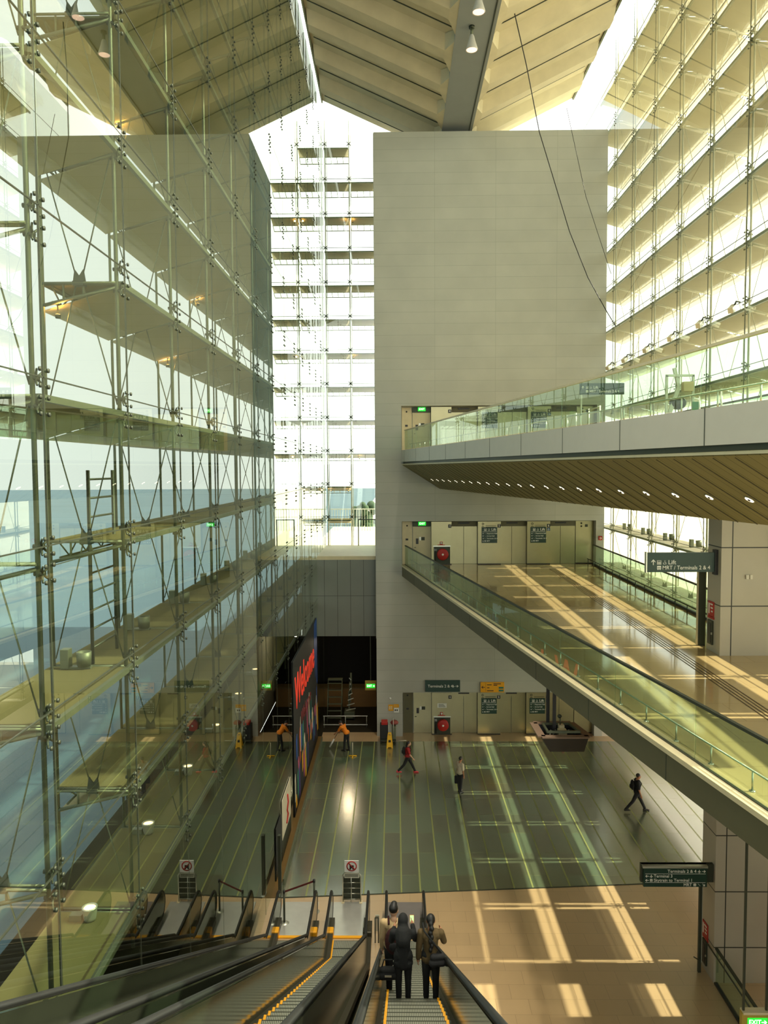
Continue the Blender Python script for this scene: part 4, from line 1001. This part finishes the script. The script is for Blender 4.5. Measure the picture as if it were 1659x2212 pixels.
for x in (-1.81, -1.21): MB().box((x-.05, 25.0, 0), (x+.05, 25.2, .03)).build('foot', M['cream'], t)
for k in range(2): MB().box((-1.74, 25.074, .91+k*.05), (-1.3, 25.08, .93+k*.05)).build('text_line', M['dsteel'], t)
def stanchion(x, y, h, label):
    t = thing('stanchion', label, 'queue post', (x, y, 0), 'queue posts')
    MB().lathe([(0, 0), (.17, 0), (.17, .015), (.05, .035), (.0, .04)], (x, y, 0), 20).build('base', M['alu'], t); MB().tube((x, y, .03), (x, y, h), .032, 12).build('pole', M['dsteel'], t)
    MB().lathe([(0, 0), (.04, 0), (.04, .1), (0, .11)], (x, y, h), 12).build('belt_head', M['black'], t); return t
stanchion(-3.62, 23.9, 1.0, 'dark queue post at the glass side foot of the closed escalator')
t = stanchion(-2.72, 24.55, 1.0, 'dark queue post standing between the closed and the middle escalator')
MB().hexa([(-3.62, 23.92, 1.0), (-2.72, 24.57, 1.0), (-2.72, 24.585, 1.0), (-3.62, 23.935, 1.0), (-3.62, 23.92, 1.06), (-2.72, 24.57, 1.06), (-2.72, 24.585, 1.06), (-3.62, 23.935, 1.06)]).build('belt', M['tape'], t)
t = thing('glass_fin', 'slim dark upright beside the glass wall at the escalator foot', 'post', (-4.0, 25.6, 0))
MB().box((-4.06, 25.5, 0), (-3.96, 25.66, 2.1)).build('upright', M['dsteel'], t); MB().box((-4.09, 25.46, 0), (-3.93, 25.7, .03)).build('base_plate', M['steel'], t)
for k, x in enumerate((-.62, 1.02)):
    t = thing('escalator_gate', ('narrow rail frame between the two open escalators at their foot', 'low pale end panel on the stone floor beside the riders escalator')[k], 'barrier', (x, 23.9, 0))
    for q in (-.1, .1): MB().tube((x+q*.5, 22.9, 0), (x+q*.5, 22.9, .8), .018, 8).build('post', M['dsteel'], t)
    MB().tube((x-.05, 22.9, .8), (x+.05, 22.9, .8), .018, 8).build('bar', M['dsteel'], t)
    MB().box((x-.06, 23.5, 0), (x+.06, 23.56, .5)).build('plate', M['alu'], t)

# cleaning things
def wet_sign(x, y, label, rot=0):
    t = thing('wet_floor_sign', label, 'wet floor sign', (x, y, 0), 'yellow wet floor signs')
    for s_ in (-1, 1):
        m_ = MB(); yb2, yt = y+.2*s_, y+.03*s_
        def q(u, z): return (x+u, yb2+(yt-yb2)*z/.75, z)
        m_.prism([q(-.17, 0), q(-.1, 0), q(-.07, .06), q(.07, .06), q(.1, 0), q(.17, 0), q(.11, .62), q(-.11, .62)], (0, .014*s_, 0))
        m_.prism([q(-.11, .62), q(-.06, .62), q(-.05, .7), q(.05, .7), q(.06, .62), q(.11, .62), q(.08, .77), q(-.08, .77)], (0, .014*s_, 0))
        m_.build('leaf', M['yellow'], t)
    m_ = MB(); m_.box((x-.06, y-.16, .3), (x+.06, y-.14, .42)); m_.build('pictogram', M['ink'], t)
wet_sign(-.33, 39.6, 'yellow folding wet floor sign in front of the cleaning trolley')
t = thing('floor_duster', 'yellow footed pole standing on the glass floor near the cleaner', 'mop', (-2.2, 38.2, 0))
MB().tube((-2.2, 38.2, .06), (-2.2, 38.25, .72), .016, 8).build('pole', M['bone'], t)
m_ = MB()
for a in range(3):
    an = rad(30+120*a); m_.beam((-2.2, 38.2, .06), (-2.2+.22*math.cos(an), 38.2+.22*math.sin(an), .02), .05, .04)
m_.build('foot', M['yellow'], t)
t = thing('cleaning_trolley', 'grey cleaning trolley with red bins parked against the end wall', 'trolley', (-.4, 40.4, 0))
MB().box((-.85, 40.1, .12), (.0, 40.7, .2)).build('tray', M['dsteel'], t)
MB().box((-.85, 40.15, .2), (-.42, 40.65, .98)).build('bag_bin', M['board'], t, .03); MB().box((-.22, 40.15, .2), (.0, 40.65, .9)).build('bucket', M['galv'], t, .03)
MB().box((-.78, 40.12, .98), (-.44, 40.6, 1.15)).build('lid', M['red'], t, .03); MB().lathe([(0, 0), (.2, 0), (.22, .07), (.14, .16), (0, .16)], (-.08, 40.4, .98), 16).build('basin', mat('dull_red_basin', (150, 70, 60)), t)
for x in (-.38, -.14): MB().tube((x, 40.15, .2), (x, 40.15, 1.35 if x > -.2 else 1.0), .016, 8).build('mop_pole', M['alu'], t)
for x, y in ((-.8, 40.15), (-.05, 40.15), (-.8, 40.65), (-.05, 40.65)): MB().lathe([(0, -.025), (.06, -.025), (.06, .025), (0, .025)], (x, y, .06), 12, (1, 0, 0)).build('wheel', M['black'], t)
MB().tube((.0, 40.1, .16), (.55, 40.1, .16), .018, 8).build('handle', M['alu'], t)
for i, (x0, x1, z0, z1, c) in enumerate(((-.40, -.14, 1.42, 1.76, 'signyellow'), (-.12, .17, 1.6, 1.78, 'signyellow'), (-.1, .17, 1.33, 1.58, 'letter'))):
    t = thing('notice', ('tall yellow notice on the end wall above the trolley', 'short yellow notice on the end wall above a white one', 'white pictogram notice under the short yellow one')[i], 'notice', (x0, YW, z0))
    MB().box((x0, YW-.02, z0), (x1, YW, z1)).build('panel', M[c], t); m_ = MB()
    for q in range(2): m_.box((x0+.04+.1*q, YW-.024, z0+.08), (x0+.1+.1*q, YW-.02, z1-.08))
    m_.build('mark', M['ink'] if c == 'letter' else M['cream'], t)
t = thing('wall_sensor', 'small white round sensor on the end wall above the yellow notices', 'sensor', (-.3, YW, 2.1))
MB().lathe([(0, .05), (.05, .04), (.06, 0), (0, 0)], (-.3, YW, 2.1), 14, (0, -1, 0)).build('dome', M['letter'], t)

# maintenance machine and barriers on the upper footbridge, seen through glass
t = thing('maintenance_lift', 'pale maintenance lift with folded arm and green board on the upper footbridge', 'machine', (9.1, 25, ZU))
MB().box((8.5, 24.6, ZU+.12), (9.7, 25.5, ZU+.55)).build('chassis', M['galv'], t, .03)
for x, y in ((8.6, 24.65), (9.6, 24.65), (8.6, 25.45), (9.6, 25.45)): MB().lathe([(0, -.07), (.16, -.07), (.16, .07), (0, .07)], (x, y, ZU+.16), 16, (0, 1, 0)).build('wheel', M['black'], t)
m_ = MB()
for x in (8.68, 9.52): m_.beam((x, 24.8, ZU+.5), (x, 24.8, ZU+1.95), .07, .07)
m_.beam((8.65, 24.8, ZU+1.95), (9.55, 24.8, ZU+1.95), .07, .07); m_.build('frame', M['alu'], t)
MB().beam((8.72, 24.9, ZU+.5), (9.1, 24.9, ZU+1.6), .1, .12).build('lower_arm', M['alu'], t); MB().beam((9.1, 24.9, ZU+1.6), (8.95, 24.9, ZU+2.2), .09, .1).build('upper_arm', M['alu'], t)
MB().ell((9.1, 24.95, ZU+1.1), (.28, .2, .22)).build('motor', M['dsteel'], t); MB().box((9.2, 24.7, ZU+1.45), (9.5, 24.95, ZU+1.75)).build('control_box', M['cream'], t)
MB().box((9.42, 24.55, ZU+.75), (9.65, 24.58, ZU+1.1)).build('green_board', mat('green_board', (30, 130, 70)), t)
for i, (x, y) in enumerate(((10.0, 22.6), (8.0, 28.3), (8.0, 32.0))):
    t = thing('barrier_frame', f'pale tubular barrier standing on the upper footbridge {("past the maintenance lift", "behind the maintenance lift", "near the upper lift lobby")[i]}', 'barrier', (x, y, ZU), 'barriers on the upper footbridge')
    for q in (0, 1.6): MB().tube((x-.5, y+q, ZU), (x-.5, y+q, ZU+1.3), .03, 8).build('post', M['alu'], t)
    for z in (.5, 1.25): MB().tube((x-.5, y, ZU+z), (x-.5, y+1.6, ZU+z), .025, 8).build('bar', M['alu'], t)
    MB().box((x-.53, y, ZU+.28), (x-.48, y+1.6, ZU+.36)).build('warning_band', mat('faded_red_band', (190, 110, 90)), t)
# ------------------------------------------------------------------ people
def remesh(mb, name, mt, vox=.012, smooth=2):
    o = link('tmp', mb.mesh('tmp', None))
    r = o.modifiers.new('r', 'REMESH'); r.mode = 'VOXEL'; r.voxel_size = vox; r.use_smooth_shade = True
    s = o.modifiers.new('s', 'SMOOTH'); s.iterations = smooth; s.factor = .5
    me = bpy.data.meshes.new_from_object(o.evaluated_get(bpy.context.evaluated_depsgraph_get()))
    bpy.data.objects.remove(o); me.name = name; me.materials.clear(); me.materials.append(mt)
    return me
def rx(v, a):      # swing in the walking plane, +a = forward (+Y)
    c, s = math.cos(a), math.sin(a); return Vector((v[0], v[1]*c-v[2]*s, v[1]*s+v[2]*c))
def person(label, loc, face, h, legs, arms, lean=0, head_turn=0, head_nod=0, top='shirt', bottom='blackcloth', shoes='black', skin='skin',
           hair='short', sleeve='short', long_top=0, vox=.011, wide=1.0, group=None, hands=None):
    """legs: two (thigh, knee) degrees, arms: two (shoulder forward, elbow bend, outward) degrees; faces +Y turned by face degrees"""
    t = thing('person', label, 'person', loc, group)
    k = h/1.72
    def V(*a): return Vector(a)*k
    hip = {-1: V(-.09, 0, 0), 1: V(.09, 0, 0)}
    J = {}
    low = 0
    for s, (th, kn) in zip((-1, 1), legs):
        kneep = hip[s]+rx(V(0, 0, -.43), rad(th)); ank = kneep+rx(V(0, 0, -.41), rad(th-kn))
        J[s] = (hip[s], kneep, ank); low = min(low, ank.z-.085*k)
    base = Vector((0, 0, -low))
    for s in J: J[s] = tuple(p+base for p in J[s])
    pel = base.copy(); L = rad(-lean)
    def up(v): return pel+rx(Vector(v)*k, L)
    waist, chest, neck, headb = up((0, 0, .16)), up((0, .0, .36)), up((0, -.01, .52)), up((0, .015, .56))
    hr = .098*k
    hc = up((0, .03, .67))
    A = {}
    for s, (sh, el, out) in zip((-1, 1), arms):
        sp = up((s*.185*wide, -.01, .46))
        d = rx(Vector((s*math.sin(rad(out)), 0, -math.cos(rad(out)))), rad(sh)-rad(lean)*.6)
        e_ = sp+d*.285*k
        f_ = Vector((d.x*.4-s*.25*math.sin(rad(el)), 0, d.z)); f_ = rx(Vector((d.x*.6-s*.3*math.sin(rad(el)), d.y, d.z)), rad(el)).normalized()
        A[s] = (sp, e_, e_+f_*.245*k, f_)
    R = Matrix.Rotation(rad(face), 3, 'Z'); O = Vector(loc)
    def T(p): return O+R @ Vector(p)
    class PB(MB):
        def c(s, a, b, r0, r1): return s.cap(T(a), T(b), r0*k, r1*k, 10)
    Rm = R
    b = PB()
    b.c(pel+V(-.06, 0, .03), pel+V(.06, 0, .03), .115, .115); b.c(pel, waist, .125, .115); b.c(waist, chest, .115, .13)
    b.c(up((-.10*wide, 0, .42)), up((.10*wide, 0, .42)), .085, .085); b.c(chest, neck, .10, .062); b.c(neck, headb+V(0, 0, .03), .052, .05)
    for s in J:
        a, kn, an = J[s]; b.c(a, kn, .088, .055); b.c(kn, an, .056, .036)
        toe = an+rx(V(0, .15, -.05), rad(0)); b.c(an+V(0, -.03, -.045), toe, .036, .03)
    for s in A:
        sp, e_, w_, f_ = A[s]; b.c(sp, e_, .052, .04); b.c(e_, w_, .04, .026); b.c(w_, w_+f_*.055*k, .026, .034)
        side = Vector((s, 0, 0)); pal = w_+f_*.06*k; n_ = f_.cross(Vector((1, 0, 0))).normalized()
        for q, (o_, ln) in enumerate(((-.026, .075), (-.009, .085), (.009, .08), (.025, .062))):
            p0 = pal+n_*o_*k+f_*.02*k; p1 = p0+f_*ln*.5*k; p2 = p1+(f_*.8-side*.5).normalized()*ln*.5*k
            b.c(p0, p1, .0085, .008); b.c(p1, p2, .008, .0065)
        p0 = w_+f_*.03*k+n_*.03*k; b.c(p0, p0+(n_*.7+f_*.7)*.035*k, .011, .009); b.c(p0+(n_*.7+f_*.7)*.035*k, p0+(n_*.35+f_)*.06*k, .009, .007)
    rot = Matrix.Rotation(rad(face+head_turn), 3, 'Z') @ Matrix.Rotation(rad(-head_nod), 3, 'X')
    hcw = T(hc)
    def H(x, y, z): return hcw+rot @ (Vector((x, y, z))*k)
    b.ell(hcw, (.076*k, .096*k, .112*k), 16, 12, rot); b.ell(H(0, .03, -.06), (.055*k, .062*k, .06*k), 12, 8, rot)
    b.ell(H(0, .102, -.015), (.014*k, .022*k, .026*k), 8, 6, rot)
    for s in (-1, 1): b.ell(H(s*.078, -.005, -.01), (.012*k, .022*k, .034*k), 8, 6, rot)
    b.ell(H(0, .088, -.062), (.024*k, .012*k, .009*k), 8, 6, rot)
    body = link('body', remesh(b, 'body', M[skin], vox*.8), t)
    for s in (-1, 1): MB().ell(H(s*.032, .088, .012), (.012*k, .008*k, .007*k), 8, 6, rot).build('eye', M['ink'], t)
    # clothes
    c = PB(); ex = .016
    c.c(pel+V(-.06, 0, .10-long_top), pel+V(.06, 0, .10-long_top), .115+ex, .115+ex); c.c(pel+V(0, 0, .1-long_top), waist, .13+ex, .12+ex); c.c(waist, chest, .12+ex, .132+ex)
    c.c(up((-.10*wide, 0, .42)), up((.10*wide, 0, .42)), .09+ex, .09+ex); c.c(chest, up((0, 0, .46)), .12+ex, .085)
    for s in A:
        sp, e_, w_, f_ = A[s]
        if sleeve == 'long': c.c(sp, e_, .056+ex, .045+ex); c.c(e_, e_+(w_-e_)*.97, .044+ex, .032+ex)
        elif sleeve == 'short': c.c(sp, sp+(e_-sp)*.8, .056+ex, .052+ex)
    link('top', remesh(c, 'top', M[top], vox), t)
    c = PB()
    c.c(pel+V(-.06, 0, .04), pel+V(.06, 0, .04), .122, .122); c.c(pel, pel+V(0, 0, .1), .13, .122)
    for s in J:
        a, kn, an = J[s]; c.c(a, kn, .10, .068); c.c(kn, an+(kn-an)*.06, .068, .056)
    link('trousers', remesh(c, 'trousers', M[bottom], vox), t)
    for s in J:
        an = J[s][2]; c = PB(); c.c(an+V(0, -.05, -.05), an+V(0, .05, -.045), .042, .042); c.c(an+V(0, .05, -.045), an+V(0, .16, -.055), .042, .032); c.c(an+V(0, -.03, .0), an+V(0, -.04, -.04), .042, .044)
        link('shoe', remesh(c, 'shoe', M[shoes], vox), t)
    c = MB()
    if hair == 'short':
        c.ell(H(0, -.018, .035), (.084*k, .098*k, .092*k), 14, 10, rot)
    elif hair == 'tuft':
        c.ell(H(0, -.02, .04), (.086*k, .098*k, .096*k), 14, 10, rot); c.ell(H(0, .02, .11), (.06*k, .075*k, .045*k), 12, 8, rot)
    elif hair == 'long':
        c.ell(H(0, -.02, .025), (.088*k, .10*k, .10*k), 14, 10, rot); c.cap(H(0, -.075, -.02), H(0, -.11, -.22), .062*k, .05*k, 10); c.cap(H(0, -.11, -.22), H(0, -.10, -.36), .05*k, .025*k, 10)
    elif hair == 'plait':
        c.ell(H(0, -.015, .03), (.086*k, .10*k, .098*k), 14, 10, rot); c.ell(H(0, -.10, -.03), (.05*k, .04*k, .06*k), 10, 8, rot)
        for q in range(6): c.ell(H((-1)**q*.012, -.125-.004*q, -.10-.075*q), ((.05-.003*q)*k, .036*k, .055*k), 10, 7, rot)
    elif hair == 'scarf':
        c.ell(H(0, -.012, .015), (.10*k, .118*k, .128*k), 16, 12, rot); c.cap(H(0, -.03, -.08), H(0, -.05, -.20), .10*k, .13*k, 12); c.cap(H(0, -.05, -.20), H(0, -.06, -.30), .15*k, .15*k, 12)
    nm = 'headscarf' if hair == 'scarf' else 'hair'
    link(nm, remesh(c, nm, M['blackcloth' if hair == 'scarf' else 'hair'], vox), t)
    return t, T, up, k, A, J
def backpack(label, T, up, k, mt='blackcloth', z=.30, sz=(.15, .08, .22)):
    t = thing('backpack', label, 'bag', T(up((0, -.2, z-.2))))
    c = MB(); p = T(up((0, -.20, z))); q = T(up((0, -1.2, z)))-p; ang = math.atan2(q.x, -q.y)
    rot = Matrix.Rotation(ang, 3, 'Z')
    c.ell(p, (sz[0]*k, sz[1]*k, sz[2]*k), 14, 10, rot); c.cap(p+Vector((0, 0, -.1*k)), p+Vector((0, 0, .1*k)), sz[1]*1.05*k, sz[1]*k, 12)
    link('sack', remesh(c, 'sack', M[mt], .012), t)
    for s in (-1, 1):
        MB().path([T(up((s*.09, -.14, .50))), T(up((s*.10, .03, .545))), T(up((s*.115, .145, .42))), T(up((s*.12, .09, .22))), T(up((s*.10, -.13, .14)))], .018*k, 8).build('strap', M[mt], t)
    MB().ell(T(up((0, -.28, z-.06))), (.09*k, .035*k, .09*k), 10, 8, rot).build('front_pocket', M['darkcloth'], t)
    return t
# three riders on the escalator, seen from behind
y, z = step_at(13.2)
WA = person('woman in a black headscarf and long black top riding the escalator looking at a phone', (.11, y+.2, z), 0, 1.60, ((0, 0), (2, 2)), ((32, 88, 8), (38, 95, 10)), 2, 0, 22,
       'blackcloth', 'blackcloth', 'black', 'skin', 'scarf', 'long', .22)
y2, z2 = y, z
WB = person('woman with a long black plait and olive brown cardigan standing on the escalator', (.60, y2+.20, z2), 0, 1.62, ((1, 0), (-1, 0)), ((2, 6, 8), (28, 70, 14)), 0, 0, 8,
       'cardigan', 'blackcloth', 'black', 'skin', 'plait', 'long', .12)
y3, z3 = step_at(14.4)
WC = person('young man in a cream hoodie at the front of the escalator riders', (-.06, y3+.2, z3), 0, 1.80, ((0, 0), (1, 0)), ((4, 10, 6), (20, 60, 6)), 0, -12, 6,
       'hoodie', 'darkcloth', 'black', 'skin2', 'tuft', 'long', .05)
backpack('dark maroon backpack on the back of the rider in a cream hoodie', WC[1], WC[2], WC[3], 'maroon', .22, (.17, .09, .26))
def handbag(label, p, mt, s=1):
    t = thing('handbag', label, 'bag', p); c = MB(); c.cap(Vector(p)+Vector((-.09*s, 0, .08)), Vector(p)+Vector((.09*s, 0, .08)), .075*s, .07*s, 10); c.cap(Vector(p)+Vector((-.08*s, 0, .17)), Vector(p)+Vector((.08*s, 0, .17)), .055*s, .055*s, 10)
    link('pouch', remesh(c, 'pouch', M[mt], .012), t)
    MB().path([Vector(p)+Vector((-.1*s, 0, .2)), Vector(p)+Vector((-.06*s, 0, .36)), Vector(p)+Vector((.06*s, 0, .36)), Vector(p)+Vector((.1*s, 0, .2))], .012, 6).build('handle', M['blackcloth'], t)
    MB().beam(Vector(p)+Vector((-.05*s, -.085*s, .12)), Vector(p)+Vector((.05*s, -.085*s, .12)), .012, .03).build('trim', M['alu'], t)
    return t
handbag('black handbag with a pale trim hanging beside the rider in the black headscarf', WA[1]((-.27, .02, .42)), 'blackcloth', 1.2)
s_ = WB[1]
t = thing('shoulder_bag', 'dark shoulder bag strapped across the back of the rider with a plait', 'bag', s_((.14, -.12, .7)))
c = MB(); c.cap(s_((.02, -.19, .86)), s_((.2, -.17, .86)), .07, .07, 10); c.cap(s_((.03, -.18, .96)), s_((.19, -.16, .96)), .06, .06, 10); link('pouch', remesh(c, 'pouch', M['darkcloth'], .012), t)
MB().path([s_((.2, -.14, .98)), s_((.05, -.17, 1.2)), s_((-.12, -.13, 1.40)), s_((-.14, .02, 1.46))], .016, 8).build('strap', M['blackcloth'], t)
hp = WA[4][1][2]; wp = WA[1](hp)
t = thing('phone', 'lit phone in an orange case held up by the rider in the black headscarf', 'phone', wp+Vector((.0, .06, .03)))
hp2 = wp+Vector((-.01, .07, .07))
MB().hexa([hp2+Vector(q) for q in ((-.04, -.03, -.06), (.04, -.03, -.06), (.04, -.02, -.065), (-.04, -.02, -.065), (-.04, .02, .07), (.04, .02, .07), (.04, .03, .065), (-.04, .03, .065))]).build('case', M['orange'], t)
MB().hexa([hp2+Vector(q) for q in ((-.035, -.031, -.052), (.035, -.031, -.052), (.035, -.029, -.052), (-.035, -.029, -.052), (-.035, .017, .064), (.035, .017, .064), (.035, .019, .064), (-.035, .019, .064))]).build('screen', mat('phone_screen', (190, 220, 160), .3, emit=.6), t)
# people on the glass floor
WD = person('woman in a red top and black leggings striding across the glass floor in pink shoes', (.55, 36.1, 0), -90, 1.66, ((28, 4), (-26, 18)), ((-22, 14, 5), (20, 20, 6)), 3, 0, 0,
       'redshirt', 'blackcloth', 'pink', 'skin2', 'long', 'short', .04)
backpack('black backpack on the woman in the red top', WD[1], WD[2], WD[3])
WE = person('man in a pale short sleeved shirt standing on the glass floor with a dark briefcase', (2.88, 33.9, 0), -55, 1.66, ((3, 2), (-3, 2)), ((4, 10, 7), (2, 8, 5)), 0, 20, 0,
       'shirt', 'darkcloth', 'black', 'skin', 'short', 'short', .06)
p = WE[1](WE[4][-1][2])
t = thing('briefcase', 'dark briefcase in the hand of the man in the pale shirt', 'bag', p+Vector((0, 0, -.5)))
MB().box((p.x-.17, p.y-.06, p.z-.50), (p.x+.17, p.y+.06, p.z-.14)).build('case', M['darkcloth'], t, .03)
MB().path([(p.x-.07, p.y, p.z-.14), (p.x-.06, p.y, p.z-.07), (p.x+.06, p.y, p.z-.07), (p.x+.07, p.y, p.z-.14)], .012, 6).build('handle', M['blackcloth'], t)
WF = person('man in a black shirt and trousers striding on the pale end of the glass floor', (10.2, 32.0, 0), -92, 1.74, ((27, 2), (-27, 14)), ((-8, 14, 5), (6, 14, 6)), 2, 0, 10,
       'blackcloth', 'darkcloth', 'black', 'skin', 'short', 'short', .04)
backpack('black backpack worn by the striding man in black', WF[1], WF[2], WF[3])
WG = person('cleaner in an orange shirt bending over a long white duster near the dark passage', (-2.55, 39.0, 0), 60, 1.68, ((10, 6), (-4, 4)), ((52, 20, 4), (40, 34, 6)), 34, 0, 20,
       'orange', 'blackcloth', 'black', 'skin', 'short', 'short', .02)
a_, b_ = WG[1](WG[4][1][2]), WG[1](WG[4][-1][2])
t = thing('duster', 'long handled white duster held by the cleaner in orange', 'mop', (-3.4, 39.4, 0))
e_ = Vector((-3.45, 39.35, .12)); MB().path([b_+Vector((.1, -.06, .12)), (a_+b_)/2, e_], .014, 8).build('handle', M['dsteel'], t)
MB().cap(e_, e_+(e_-(a_+b_)/2).normalized()*-.45, .05, .035, 10).build('head', M['letter'], t)
